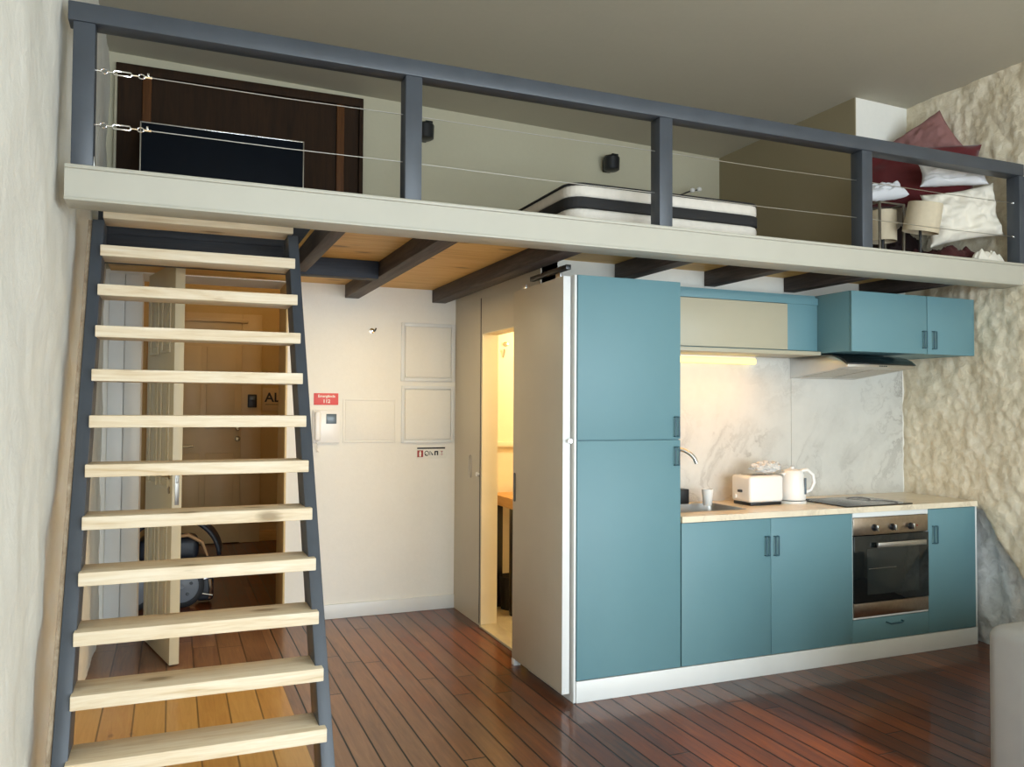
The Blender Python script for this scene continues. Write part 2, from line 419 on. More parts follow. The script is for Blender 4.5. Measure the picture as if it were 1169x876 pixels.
def wall_left_pt(u, v):
    y = YREAR + (YB+.05-YREAR)*u; z = 4.0*v
    a = min(1, max(0, (y-2.2)/.9))
    p = Vector((0, y*2.3, z*2.3))
    d = .018*(noise.noise(p)+.5*noise.noise(p*2.7)) * a + .004*noise.noise(p*6)
    return (XL - .026 + d, y, z)
mb = MB().grid(wall_left_pt, 190, 90); mb.box(XL-.30, XL-.05, YREAR-.3, YB+.05, -.1, 4.2)
struct('wall_left', mb, M['wall_left'], origin=(0, 0, 0), angle=60)

def grey_top(y): return min(.905, .455+1.45*(y-3.58))
WRW = (-1.95, .15, .35, 2.45)        # window of the right wall, behind the viewer's right shoulder
def wall_right_pt(u, v):
    y = (.16 + (2.5-.16)*u/.2) if u < .2 else 2.5 + (YN+.10-2.5)*(u-.2)/.8
    z = 4.0*v
    d = 0
    for fq, am in ((3.1, .50), (7.3, .42), (15.0, .34), (31.0, .22)):
        d += am*noise.noise(Vector((3.1+fq, y*fq, z*fq*.8)))
    d = d*.030
    low = grey_top(y) + .05*noise.noise(Vector((7, y*5, z*5)))
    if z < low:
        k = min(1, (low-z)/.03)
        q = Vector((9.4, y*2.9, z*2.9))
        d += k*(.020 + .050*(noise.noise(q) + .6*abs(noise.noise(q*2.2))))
    up = .05*min(1, max(0, (z-2.36)/.10))
    return (XR + .014 + d + up, y, z)
mb = MB().grid(wall_right_pt, 200, 280); mb.box(XR+.14, XR+.5, .15, YB+.3, -.1, 4.2)
mb.box(XR, XR+.5, YREAR-.3, WRW[0], -.1, 4.2).box(XR, XR+.5, WRW[0], WRW[1], -.1, WRW[2]).box(XR, XR+.5, WRW[0], WRW[1], WRW[3], 4.2).box(XR, XR+.14, .15, .17, -.1, 4.2)
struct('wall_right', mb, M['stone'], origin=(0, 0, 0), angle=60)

# back wall with the hall opening; the loft shows its upper part
OX0, OX1 = -.195, .770
mb = MB()
mb.box(XL-.1, OX0, YB, YB+.40, 0, 2.47); mb.box(OX1, 4.70, YB, YB+.40, 0, 2.47); mb.box(OX0, OX1, YB, YB+.40, 2.455, 2.47)
struct('wall_back', mb, M['wall'], origin=(0, 0, 0))
struct('wall_loftback', MB().box(XL-.1, 4.70, YB, YB+.40, 2.47, 4.1), M['loftwall'], origin=(0, 0, 0))
# white planks left of the opening and its casing
mb = MB()
mb.box(XL+.005, -.300, YB-.020, YB-.001, 0, 2.44, .003); mb.box(-.296, OX0+.004, YB-.024, YB-.001, 0, 2.44, .003)
struct('trim_1', mb, M['white'], origin=(0, 0, 0))
mb = MB().box(OX1-.012, OX1+.002, YB-.006, YB+.41, 0, 2.455, .002)
struct('trim_2', mb, M['halldoor'], origin=(0, 0, 0))
struct('baseboard_back', MB().box(OX1+.01, 2.05, YB-.016, YB, 0, .105, .004), M['white'], origin=(0, 0, 0))
# hall
mb = MB().box(-.9, 1.75, 9.9, 10.1, 0, 3.6).box(-.9, -.8, YB+.4, 9.9, 0, 3.6).box(1.65, 1.75, YB+.4, 9.9, 0, 3.6).box(-.9, 1.75, YB+.4, 10.1, 3.5, 3.6)
struct('wall_hall', mb, M['hallwall'], origin=(0, 0, 0))
mb = MB().box(.80, 1.64, 9.875, 9.9, 0, .12, .004).box(1.62, 1.65, YB+.42, 9.88, 0, .12, .004)
struct('baseboard_hall', mb, M['deck'], origin=(0, 0, 0))

# kitchen wall (below and above the loft floor) and boxed upper part of the bathroom
mb = MB().box(2.06, XR+.1, YN, YN+.10, 0, 2.47)
mb.box(4.562, XR+.1, YN, YN+.10, 2.47, 4.1)
struct('wall_kitchen', mb, M['wall'], origin=(0, 0, 0))
M['shaft'] = m_plaster('shaded_shaft_paint', srgb(150, 138, 110), .04, 40, .02)  # grey-brown tone paints in the shade on this loft face
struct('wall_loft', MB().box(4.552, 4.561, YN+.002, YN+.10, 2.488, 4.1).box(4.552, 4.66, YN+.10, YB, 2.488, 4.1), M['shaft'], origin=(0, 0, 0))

# partition with the bathroom opening
PX0, PX1 = 2.05, 2.165
DY0, DY1 = 4.70, 5.50
mb = MB().box(PX0, PX1, DY1, YB, 0, 2.47).box(PX0, PX1, YN, DY0, 0, 2.47).box(PX0, PX1, DY0, DY1, 2.08, 2.47)
struct('wall_partition', mb, M['greige'], origin=(0, 0, 0))
mb = MB().box(PX0-.003, PX1+.003, DY1-.006, DY1+.001, 0, 2.08).box(PX0-.003, PX1+.003, DY0, DY1, 2.076, 2.082)
struct('trim_3', mb, M['bath'], origin=(0, 0, 0))
struct('trim_4', MB().box(PX0-.018, PX1, DY0-.05, DY1-.008, 0, .018, .003), M['tile'], origin=(0, 0, 0))
struct('trim_5', MB().box(PX0-.004, PX0+.001, DY1+.03, DY1+.036, .02, 2.34), M['greydark'], origin=(0, 0, 0))
# bathroom shell
mb = MB().box(PX1, 4.6, YB-.01, YB, 0, 2.46).box(4.5, 4.6, YN+.1, YB, 0, 2.46).box(PX1, 4.6, YN+.10, YN+.11, 0, 2.46).box(PX1, 4.5, YB-.05, YB-.01, 1.24, 1.28, .004)
struct('wall_bathroom', mb, M['bath'], origin=(0, 0, 0))
struct('floor_bathroom', MB().box(PX1, 4.6, YN+.1, YB, 0, .012), M['tile'], origin=(0, 0, 0))

# rear wall with the two tall windows that light the room
mb = MB(); wx = [(-.05, 2.05), (2.40, 4.70)]; z0, z1 = .25, 2.85
mb.box(XL-.3, wx[0][0], YREAR-.3, YREAR, 0, 4.1).box(wx[0][1], wx[1][0], YREAR-.3, YREAR, 0, 4.1).box(wx[1][1], XR+.3, YREAR-.3, YREAR, 0, 4.1)
for a, b in wx: mb.box(a, b, YREAR-.3, YREAR, 0, z0).box(a, b, YREAR-.3, YREAR, z1, 4.1)
struct('wall_rear', mb, M['wall'], origin=(0, 0, 0))
for i, (a, b) in enumerate(wx):
    mb = MB(); f = .06; y0, y1 = YREAR-.14, YREAR-.08
    mb.box(a, a+f, y0, y1, z0, z1).box(b-f, b, y0, y1, z0, z1).box(a+f, b-f, y0, y1, z0, z0+f).box(a+f, b-f, y0, y1, z1-f, z1)
    mb.box((a+b)/2-.03, (a+b)/2+.03, y0, y1, z0+f, z1-f)
    struct('window_%d' % (i+1), mb, M['white'], origin=(0, 0, 0))
y0, y1, z0, z1 = WRW; f = .06; mb = MB(); x0, x1 = XR+.10, XR+.16
mb.box(x0, x1, y0, y0+f, z0, z1).box(x0, x1, y1-f, y1, z0, z1).box(x0, x1, y0+f, y1-f, z0, z0+f).box(x0, x1, y0+f, y1-f, z1-f, z1).box(x0, x1, (y0+y1)/2-.03, (y0+y1)/2+.03, z0+f, z1-f)
struct('window_3', mb, M['white'], origin=(0, 0, 0))
# added unseen slab that keeps the sun out of the left rear window
struct('wall_sun_blocker', MB().box(-3.0, 2.15, -6.6, -6.0, -1, 6.5), M['outside'], origin=(0, 0, 0))

# loft floor deck with the stairwell left open
SX1, SY0, SY1 = .662, 3.70, 5.02
ZJ, ZD, ZL = 2.350, 2.462, 2.488
mb = MB().box(SX1, 4.555, YF+.02, YB, ZD, ZL).box(XL+.01, SX1, SY1, YB, ZD, ZL).box(4.555, XR, YF+.02, YN, ZD, ZL)
struct('floor_loft', mb, M['deck'], origin=(0, 0, 0))

# ------------------------------------------------------------------ loft beam, joists
e = thing('loft_beam', 'long cream painted steel channel beam along the open edge of the loft', 'beam', (2.3, YF, ZJ))
mb = MB().box(XL+.004, XR+.02, YF+.006, YF+.020, ZJ+.012, ZL-.012).box(XL+.004, XR+.02, YF-.004, YF+.165, ZJ, ZJ+.012, .002)
mb.done('channel', M['beam'], e)
boxo('top_flange', M['beam'], e, XL+.004, XR+.02, YF-.006, YF+.165, ZL-.014, ZL+.002, .004)

jl = [(.662, .735, 'first', 'dark stained ceiling joist alongside the head of the wooden stairs', SY1+.02),
      (1.180, 1.285, '', 'dark stained ceiling joist ending on the white wall above the small hook fitting', YB),
      (1.855, 1.965, '', 'dark stained ceiling joist over the top of the grey sliding door', YB),
      (2.560, 2.660, '', 'dark stained ceiling joist over the tall teal cupboard', YN),
      (3.235, 3.320, '', 'dark stained ceiling joist above the cream flap cupboard', YN),
      (3.893, 3.985, '', 'dark stained ceiling joist over the left end of the teal cupboard with hood', YN),
      (4.575, 4.665, '', 'dark stained ceiling joist nearest the rough wall, over the teal hood cupboard', YN)]
for x0, x1, _, lab, y1 in jl:
    o = MB().box(x0, x1, YF+.022, y1-.002, ZJ+.013, ZD, .004).done('ceiling_joist', M['joist'])
    tag(o, lab, 'joist', 'dark joists carrying the loft floor')
o = MB().box(XL+.01, 1.178, SY1, SY1+.09, ZJ, ZD-.001, .004).box(XL+.012, SX1-.004, SY1-.012, SY1-.001, ZD-.04, 2.66, .002).box(SX1-.004, .84, SY1-.012, SY1-.001, ZL+.001, 2.66, .002).box(XL+.012, SX1, SY1-.020, SY1-.0125, 2.50, 2.54, .002).done('trimmer_joist', M['trimmer'])
tag(o, 'dark trimmer beam crossing behind the two top stair treads', 'joist')

# ------------------------------------------------------------------ railing
e = thing('railing', 'blue-grey painted loft railing with five posts and steel cables', 'railing', (2.3, YF+.04, ZL))
PW, PD = .078, .088
posts = [-.376, .951, 2.287, 3.649, 4.962]
for px in posts:
    mb = MB().box(px, px+PW, YF, YF+PD, ZL+.002, 3.052, .004)
    p = mb.done('post', M['grey'], e)
    MB().box(px+PW, px+PW+.004, YF+.02, YF+.06, ZL+.002, ZL+.045, .001).done('bracket', M['steel'], p)
boxo('top_rail', M['grey'], e, XL+.005, XR+.015, YF-.004, YF+PD+.004, 3.052, 3.128, .005)
for z in (2.885, 2.668):
    yc = YF+.045
    def sag(x, z=z):
        return z
    for a, b in zip(posts[:-1], posts[1:]):
        x0 = a+PW; x1 = b
        first = a == posts[0]
        if first:
            mb = MB(); sx = x0
            # hook, turnbuckle body, eye
            mb.tube([(sx, yc, z), (sx+.020, yc, z)], .004, 8)
            ring = [(sx+.030+.012*math.cos(t*PI/5), yc, z+.010*math.sin(t*PI/5)) for t in range(10)]
            mb.tube(ring, .0028, 6, closed=True)
            mb.tube([(sx+.040, yc, z), (sx+.062, yc, z)], .0032, 8)
            for s in (-1, 1): mb.tube([(sx+.062, yc, z), (sx+.068, yc, z+s*.008), (sx+.125, yc, z+s*.008), (sx+.131, yc, z)], .0036, 8)
            mb.tube([(sx+.131, yc, z), (sx+.155, yc, z)], .0032, 8)
            ring = [(sx+.166+.012*math.cos(t*PI/5), yc, z+.009*math.sin(t*PI/5)) for t in range(10)]
            mb.tube(ring, .0028, 6, closed=True)
            mb.tube([(sx+.178, yc, z), (sx+.205, yc, z)], .0055, 8)
            mb.box(sx+.186, sx+.194, yc-.004, yc+.004, z+.004, z+.016, .001)
            mb.done('turnbuckle', M['chrome'], e)
            x0 = sx+.20
        MB().tube([(x0, yc, z), ((x0+x1)/2, yc, z-.004), (x1, yc, z)], .0022, 6).done('cable', M['steel'], e)
        if b == posts[-1]:
            MB().lathe([(0, -.008), (.006, -.006), (.009, 0)], (x1, yc, z), 12, 'X').done('cable_end', M['chrome'], e)

# ------------------------------------------------------------------ stairs
e = thing('stairs', 'steep open wooden stairs with pale pine treads and blue-grey stringers', 'stairs', (.13, 3.6, 0))
K0Y, K0Z, DYk, DZk = 3.215, .553, .1025, .1925        # tread 11 and the step per tread upwards
treads = []
for k in range(13, 0, -1):
    y = K0Y + (11-k)*DYk; z = K0Z + (11-k)*DZk
    treads.append((k, y, z))
def line_y(z): return K0Y + (z-K0Z)/DZk*DYk
ztop = 2.42
DS = .200
for x0, x1 in ((-.352, -.302), (.530, .580)):
    pts = [(line_y(0)+.040, 0.0), (line_y(0)+.020+DS, 0.0), (line_y(ztop)+.020+DS, ztop), (line_y(ztop)+.040, ztop)]
    MB().prism(pts, 'X', x0, x1, .003).done('stringer', M['grey'], e)
pts = [(line_y(0)+.055, 0.0), (line_y(0)+DS, 0.0), (line_y(ztop)+DS, ztop), (line_y(ztop)+.055, ztop)]
MB().prism(pts, 'X', -.370, -.354, .002).done('side_plank', M['raw'], e, label='raw wood plank edge between stairs and wall')
for k, y, z in treads:
    jit = random.uniform(-.003, .003)
    MB().box(-.307+jit, .556+jit, y, y+.185, z-.050, z, .003).done('tread', M['pine'], e)

# ------------------------------------------------------------------ doors
def panel_door(mb_add, w, h, th, rows, cols=2, stile=.10):
    """raised panels on both faces of a leaf lying in local x 0..w, y 0..th"""
    pw = (w - stile*(cols+1))/cols
    for c in range(cols):
        x0 = stile + c*(pw+stile)
        for a, b in rows:
            for yy, s in ((0, -1), (th, 1)):
                f = .018
                y0, y1 = (yy-.008, yy+.001) if s < 0 else (yy-.001, yy+.008)
                mb_add.box(x0, x0+f, y0, y1, a, b, .003).box(x0+pw-f, x0+pw, y0, y1, a, b, .003)
                mb_add.box(x0+f, x0+pw-f, y0, y1, a, a+f, .003).box(x0+f, x0+pw-f, y0, y1, b-f, b, .003)
                y0, y1 = (yy-.005, yy+.001) if s < 0 else (yy-.001, yy+.005)
                mb_add.box(x0+.05, x0+pw-.05, y0, y1, a+.05, b-.05, .004)

# door_1: the inner hall door, standing open into the room
hinge = Vector((-.150, 5.985, 0)); free = Vector((.012, 5.325, 0))
d = free-hinge; ang = math.atan2(d.y, d.x); LW = d.length
door = thing('door_1', None, None, hinge, None, 'structure', (0, 0, ang))
WL[door.name] = Vector()
TH = .056
mb = MB().box(0, LW, 0, TH, .012, 2.42, .002); panel_door(mb, LW, 2.42, TH, ((.18, .85), (1.05, 1.75), (1.88, 2.28)), 2, .09)
leaf = mb.done('door_leaf', M['door'], door)
MB().box(LW-.0005, LW+.002, TH/2-.012, TH/2+.012, .96, 1.16, .0005).box(LW, LW+.005, TH/2-.006, TH/2+.006, 1.09, 1.12, .001).done('lock_plate', M['steelgrey'], door)
for s, yy in ((-1, 0), (1, TH)):
    mb = MB().lathe([(.024, 0), (.024, s*.006), (.010, s*.010), (.009, s*.045), (0, s*.046)], (LW-.065, yy+(0 if s < 0 else 0), 1.135), 20, 'Y')
    mb.tube([(LW-.065, yy+s*.042, 1.135), (LW-.10, yy+s*.045, 1.135), (LW-.175, yy+s*.045, 1.130)], .008, 10)
    mb.done('door_handle', M['brass'], door)
    MB().lathe([(.022, 0), (.022, s*.005), (.008, s*.006), (0, s*.007)], (LW-.065, yy, 1.045), 20, 'Y').done('lock_rosette', M['brass'], door)
for z in (.25, 1.25, 2.2):
    MB().lathe([(.009, z-.06), (.009, z+.06)], (-.004, TH/2, 0), 10).done('hinge', M['steel'], door)

# door_2: grey sliding door of the bathroom with its ceiling track
door = thing('door_2', None, None, (1.945, 4.27, 0), None, 'structure')
SY_0, SY_1 = 3.935, 4.625
boxo('door_panel', M['greige'], door, 1.925, 1.966, SY_0+.004, SY_1, .045, 2.262, .002)
MB().box(1.924, 1.967, SY_0, SY_0+.0045, .045, 2.262, .001).box(1.941, 1.950, SY_0-.001, SY_0+.002, .046, .075).done('edge_strip', M['white'], door, label='white edge strip')
mb = MB()
pts = [(.012*math.cos(t*PI/8) + (0), (.075 if t < 8 else -.075)*1 + .012*math.sin(t*PI/8)) for t in range(16)]
mb.prism([(SY_1-.030+p[0]*1.2, 1.075+p[1]) for p in pts], 'X', 1.9225, 1.926)
mb.done('pull', M['black'], door, label='black recessed oval pull')
MB().box(1.932, 1.962, SY_0-.015, 4.40, 2.296, 2.322, .002).done('top_track', M['black'], door)
for yy in (SY_0+.10, SY_1-.12):
    MB().box(1.938, 1.952, yy-.03, yy+.03, 2.255, 2.29, .002).done('roller_hanger', M['steel'], door)
MB().box(1.930, 1.975, SY_1-.02, SY_1+.02, .0, .04, .003).done('floor_guide', M['white'], door)
MB().lathe([(.006, 0), (.006, -.02), (.012, -.021), (.012, -.03), (0, -.031)], (1.955, SY_0, 1.38), 14, 'Y').done('stop_knob', M['chrome'], door)

# door_3: panelled entrance door at the end of the hall
door = thing('door_3', None, None, (.40, 9.85, 0), None, 'structure')
WL[door.name] = Vector((.40, 9.85, 0))
mb = MB().box(.05, .735, 9.83, 9.875, .01, 2.36, .003)
for x0, x1, rows in ((.10, .30, ((.28, 1.02), (1.30, 2.22))), (.36, .66, ((.28, 1.02), (1.30, 2.22)))):
    for a, b in rows:
        for q, dep in ((0, .012), (.04, .008)):
            mb.box(x0+q, x1-q, 9.83-dep, 9.832, a+q, b-q, .005)
mb.done('door_leaf', M['halldoor'], door)
mb = MB().box(.735, .955, 9.845, 9.899, 0, 2.60, .006).box(-.10, .735, 9.845, 9.899, 2.37, 2.60, .006).box(-.18, .80, 9.81, 9.86, 2.50, 2.545, .006).box(-.25, .045, 9.845, 9.899, 0, 2.37, .006)
mb.done('door_frame', M['halldoor'], door)
for z, r in ((1.30, .028), (1.18, .032)):
    MB().lathe([(r, 0), (r, -.010), (.012, -.014), (.014, -.035), (.026, -.05), (.022, -.066), (0, -.07)], (.700, 9.83, z), 20, 'Y').done('knob', M['brass'], door)
MB().lathe([(.014, 0), (.014, -.03)], (.10, 9.82, 1.10), 14, 'Y').tube([(.10, 9.79, 1.10), (.16, 9.79, 1.10), (.23, 9.79, 1.105)], .010, 10).done('door_handle', M['brass'], door)

# ------------------------------------------------------------------ kitchen
def dhandle(door, x, z0, z1, w=.024, y=YK):
    """slim D pull drawn as a thin upright frame"""
    mb = MB(); r = .004; yo = y-.016
    mb.tube([(x-w/2, y, z0), (x-w/2, yo, z0), (x-w/2, yo, z1), (x-w/2, y, z1)], r, 8)
    mb.tube([(x+w/2, y, z0), (x+w/2, yo, z0), (x+w/2, yo, z1), (x+w/2, y, z1)], r, 8)
    mb.tube([(x-w/2, yo, z0), (x+w/2, yo, z0)], r, 8).tube([(x-w/2, yo, z1), (x+w/2, yo, z1)], r, 8)
    return mb.done('handle', M['tealdark'], door)
def front(name, cab, x0, x1, z0, z1, mat=None, y=YK, th=.019):
    return boxo(name, mat or M['teal'], cab, x0+.0015, x1-.0015, y, y+th, z0+.0015, z1-.0015, .0015)

ZP = .115
XT0, XT1 = 1.985, 2.645
XB = [2.650, 3.273, 3.900, 4.540, 4.985]
t = thing('tall_cabinet', 'tall teal two-door kitchen cupboard beside the grey sliding door', 'cabinet', ((XT0+XT1)/2, 4.2, ZP))
boxo('carcass', M['teal'], t, XT0+.008, XT1, YK+.021, YN-.004, ZP, 2.268, .002)
boxo('edge_panel', M['white'], t, XT0-.006, XT0+.0075, YK+.004, YN-.004, .0, 2.268, .002, label='pale side panel')
d = front('door', t, XT0+.010, XT1, 1.384, 2.270); dhandle(d, XT1-.030, 1.400, 1.508)
d = front('door', t, XT0+.010, XT1, ZP, 1.381); dhandle(d, XT1-.030, 1.240, 1.340)

ZB = .913
t = thing('base_cabinet', 'teal two-door base cupboard under the sink', 'cabinet', (3.27, 4.2, ZP))
boxo('carcass', M['teal'], t, XB[0]+.002, XB[2]-.003, YK+.021, YN-.012, ZP, .760, .001)
d = front('door', t, XB[0], XB[1], ZP, ZB); dhandle(d, XB[1]-.030, .697, .808)
d = front('door', t, XB[1], XB[2], ZP, ZB); dhandle(d, XB[1]+.036, .694, .806)

t = thing('drawer_cabinet', 'low teal drawer under the built-in oven', 'cabinet', (4.22, 4.2, ZP))
boxo('carcass', M['teal'], t, XB[2]+.002, XB[3]-.002, YK+.021, YN-.02, ZP, .250, .001)
d = front('drawer', t, XB[2], XB[3], ZP, .255)
MB().tube([(4.176, YK, .222), (4.176, YK-.018, .220), (4.19, YK-.022, .214), (4.288, YK-.022, .214), (4.302, YK-.018, .220), (4.302, YK, .222)], .005, 8).done('handle', M['tealdark'], d)

t = thing('narrow_cabinet', 'narrow teal base cupboard at the right end by the rough wall', 'cabinet', (4.76, 4.2, ZP))
boxo('carcass', M['white'], t, XB[3]+.002, XB[4], YK+.021, YN-.012, ZP, ZB, .001)
d = front('door', t, XB[3], XB[4]-.012, ZP, ZB); dhandle(d, XB[3]+.055, .690, .800, .032)
boxo('end_panel', M['white'], t, XB[4]-.011, XB[4]+.003, YK+.002, YK+.020, ZP, ZB, .001)

o = MB().box(XT0+.0085, XB[4], YK-.002, YK+.018, 0, ZP-.003, .002).done('plinth', M['white'])
tag(o, 'long white kick board along the foot of the teal kitchen cupboards', 'plinth')

# worktop with a cut-out for the sink
SK = (2.730, 3.215, 4.060, 4.390)
ZW0, ZW = .916, .950
mb = MB().box(XT1+.004, SK[0], YK-.012, YN-.014, ZW0, ZW).box(SK[1], XR-.01, YK-.012, YN-.014, ZW0, ZW)
mb.box(SK[0], SK[1], YK-.012, SK[2], ZW0, ZW).box(SK[0], SK[1], SK[3], YN-.014, ZW0, ZW)
o = mb.done('worktop', M['counter'], smooth=False, weld=False); tag(o, 'pale marbled worktop running over the teal base cupboards', 'worktop')
mb = MB().box(XT1+.004, 3.945, YN-.012, YN-.001, ZW, 1.903).box(3.948, XR-.008, YN-.012, YN-.001, ZW, 1.915)
o = mb.done('splashback', M['marble'], smooth=False); tag(o, 'white marble splashback panel with grey veins behind the worktop', 'splashback')

# sink
t = thing('sink', 'rectangular steel sink set in the worktop beside the tall cupboard', 'sink', (2.97, 4.22, ZW))
def sinkpt(u, v):
    pass
mb = MB(); x0, x1, y0, y1 = SK; zb = .775
def rrect(x0, x1, y0, y1, r, n=5):
    P = []
    for cx, cy, a in ((x1-r, y1-r, 0), (x0+r, y1-r, PI/2), (x0+r, y0+r, PI), (x1-r, y0+r, 1.5*PI)):
        for k in range(n+1): P.append((cx+r*math.cos(a+k*PI/2/n), cy+r*math.sin(a+k*PI/2/n)))
    return P
rings = [(rrect(x0-.014, x1+.014, y0-.014, y1+.014, .04), ZW+.0005), (rrect(x0-.012, x1+.012, y0-.012, y1+.012, .04), ZW+.003), (rrect(x0+.004, x1-.004, y0+.004, y1-.004, .04), ZW+.002), (rrect(x0+.008, x1-.008, y0+.008, y1-.008, .05), zb+.03), (rrect(x0+.035, x1-.035, y0+.035, y1-.035, .05), zb), ]
tb = bmesh.new(); prev = None
for P, z in rings:
    cur = [tb.verts.new((p[0], p[1], z)) for p in P]
    if prev:
        for i in range(len(cur)): tb.faces.new((prev[i], prev[(i+1) % len(cur)], cur[(i+1) % len(cur)], cur[i]))
    prev = cur
tb.faces.new(prev); mb._add(tb)
mb.done('basin', M['steel'], t)
MB().lathe([(.035, 0), (.035, .004), (.02, .005), (0, .002)], (2.97, 4.22, zb), 20).done('drain', M['chrome'], t)

t = thing('faucet', 'brushed steel arched kitchen tap over the sink', 'faucet', (2.78, 4.45, ZW))
arc = [(2.78, 4.44, ZW)] + [(2.78, 4.44, 1.20)]
for k in range(1, 11):
    a = PI*k/10.5
    arc.append((2.78+.115*(1-math.cos(a)), 4.44-.085*(1-math.cos(a)), 1.20+.108*math.sin(a)))
MB().lathe([(.028, 0), (.028, .012), (.018, .02), (.018, .07), (.013, .08)], (2.78, 4.44, ZW), 20).done('base', M['steel'], t)
MB().tube(arc, .013, 14).done('spout', M['steel'], t)
MB().tube([(2.80, 4.44, 1.0), (2.84, 4.43, 1.02), (2.90, 4.42, 1.06)], .007, 10).done('lever', M['steel'], t)

t = thing('soap_dispenser', 'black soap holder by the splashback at the sink', 'soap holder', (3.0, 4.44, ZW))
MB().box(2.94, 3.045, 4.40, 4.475, ZW, 1.045, .006).done('body', M['black'], t)
MB().box(3.045, 3.055, 4.42, 4.455, 1.015, 1.032, .003).done('spout', M['black'], t)

t = thing('cup', 'small white cup standing on the worktop beside the sink', 'cup', (3.11, 4.30, ZW))
MB().lathe([(0, .0), (.024, 0), (.026, .004), (.036, .098), (.037, .102), (.034, .102), (.024, .010), (0, .008)], (3.11, 4.30, ZW), 28).done('body', M['plastic'], t)

# toaster
tx0, tx1, ty0, ty1 = 3.335, 3.600, 4.17, 4.36
t = thing('toaster', 'white two-slot toaster on the worktop beside the white kettle', 'toaster', (3.47, 4.26, ZW))
MB().box(tx0, tx1, ty0, ty1, ZW+.018, 1.135, .022, 4).done('body', M['plastic'], t)
MB().box(tx0+.012, tx1-.012, ty0+.010, ty1-.010, ZW, ZW+.020, .004).done('base', M['black'], t)
for yy in (4.225, 4.285):
    MB().box(tx0+.04, tx1-.04, yy, yy+.028, 1.132, 1.1365, .002).done('slot', M['black'], t)
MB().box(tx0-.018, tx0+.004, 4.245, 4.275, 1.03, 1.046, .004).done('lever', M['black'], t)
MB().lathe([(.014, 0), (.013, -.012), (0, -.013)], (tx0-.0, 4.31, 1.0), 16, 'X').done('knob', M['plastic'], t)

# kettle
kx, ky = 3.725, 4.24
t = thing('kettle', 'white electric kettle with a loop handle on the worktop by the hob', 'kettle', (kx, ky, ZW))
MB().lathe([(.0, .022), (.083, .022), (.086, .03), (.084, .10), (.074, .180), (.068, .198), (.064, .204)], (kx, ky, ZW), 36).done('body', M['plastic'], t)
MB().lathe([(.0, 0), (.088, 0), (.090, .006), (.088, .016), (.0, .018)], (kx, ky, ZW), 36).done('base', M['plastic'], t)
MB().lathe([(.066, .203), (.064, .209), (.030, .218), (.014, .220), (.013, .232), (0, .234)], (kx, ky, ZW), 30).done('lid', M['plastic'], t)
MB().tube([(kx+.055, ky-.02, ZW+.205), (kx+.095, ky-.035, ZW+.212), (kx+.130, ky-.045, ZW+.180), (kx+.138, ky-.048, ZW+.130), (kx+.118, ky-.040, ZW+.082), (kx+.080, ky-.028, ZW+.065)], [.012, .012, .012, .012, .011, .010], 12).done('handle', M['plastic'], t)
MB().prism([(-.06, .0), (-.098, .022), (-.06, .03)], 'Y', -.016, .016, .003, mat=Matrix.Translation((kx, ky, ZW+.168))).done('spout', M['plastic'], t)
MB().box(kx+.030, kx+.044, ky-.085, ky-.076, ZW+.06, ZW+.165, .003).done('water_gauge', M['lcd'], t, label='narrow grey water gauge')
MB().box(kx+.075, kx+.098, ky-.05, ky-.03, ZW+.016, ZW+.024, .003).done('switch', M['black'], t, label='black switch')

# crumpled plastic bag on the toaster
mb = MB(); tb = bmesh.new(); bmesh.ops.create_icosphere(tb, subdivisions=4, radius=1)
for v in tb.verts:
    n = noise.noise(v.co*2.1)*.35 + noise.noise(v.co*5.0)*.22
    v.co = Vector((v.co.x*.105, v.co.y*.055, v.co.z*.036))*(1+n)
mb._add(tb, Matrix.Translation((3.545, 4.27, 1.184)))
o = mb.done('plastic_bag', M['bag']); tag(o, 'crumpled clear plastic bag lying on top of the toaster', 'plastic bag')

# hob
t = thing('hob', 'black glass cooktop set in the worktop above the oven', 'hob', (4.16, 4.13, ZW))
hx0, hx1, hy0, hy1 = 3.86, 4.42, 3.835+.075, 4.34
MB().prism(rrect(hx0, hx1, hy0+.0, hy1, .012, 3), 'Z', ZW+.0005, ZW+.007, .0015).done('glass', M['blackgloss'], t)
mr = simple('hob_ring_print', (.10, .10, .10), .3)
for cx, cy, r in ((4.0, 4.03, .075), (4.28, 4.03, .095), (4.0, 4.23, .095), (4.28, 4.23, .075)):
    MB().lathe([(r, .0068), (r, .0075), (r-.004, .0075), (r-.004, .0068)], (cx, cy, ZW), 40).done('ring', mr, t)

# oven
t = thing('oven', 'built-in oven with brushed steel control panel and black glass door', 'oven', (4.22, 4.2, .27))
ox0, ox1 = XB[2]+.004, XB[3]-.006
boxo('body', M['black'], t, ox0+.01, ox1-.01, YK+.022, YN-.02, .272, .885, .002)
MB().box(XB[2]+.001, ox0, YK+.002, YK+.02, .262, .912, .001).box(ox1, XB[3]-.002, YK+.002, YK+.02, .262, .912, .001).box(XB[2]+.001, XB[3]-.002, YK-.001, YK+.02, .885, .914, .001).box(ox0, ox1, YK-.002, YK+.02, .258, .268, .001).done('surround', M['white'], t, label='white edge of the oven housing')
cp = boxo('control_panel', M['steel_floortint'], t, ox0, ox1, YK-.006, YK+.02, .774, .882, .003)
for kx_, kz in ((4.073, .818), (4.224, .815), (4.380, .814)):
    k = MB().lathe([(.022, 0), (.022, -.004), (.018, -.005), (.016, -.026), (0, -.028)], (kx_, YK-.006, kz), 24, 'Y').done('knob', M['black'], cp)
    MB().box(kx_-.006, kx_+.006, YK-.040, YK-.030, kz-.019, kz+.019, .003).done('grip', M['chrome'], k)
MB().lathe([(.005, 0), (.005, -.002), (0, -.003)], (4.437, YK-.006, .815), 12, 'Y').done('pilot_light', M['redmark'], cp)
dr = boxo('door', M['blackgloss'], t, ox0, ox1, YK-.010, YK+.02, .358, .770, .003)
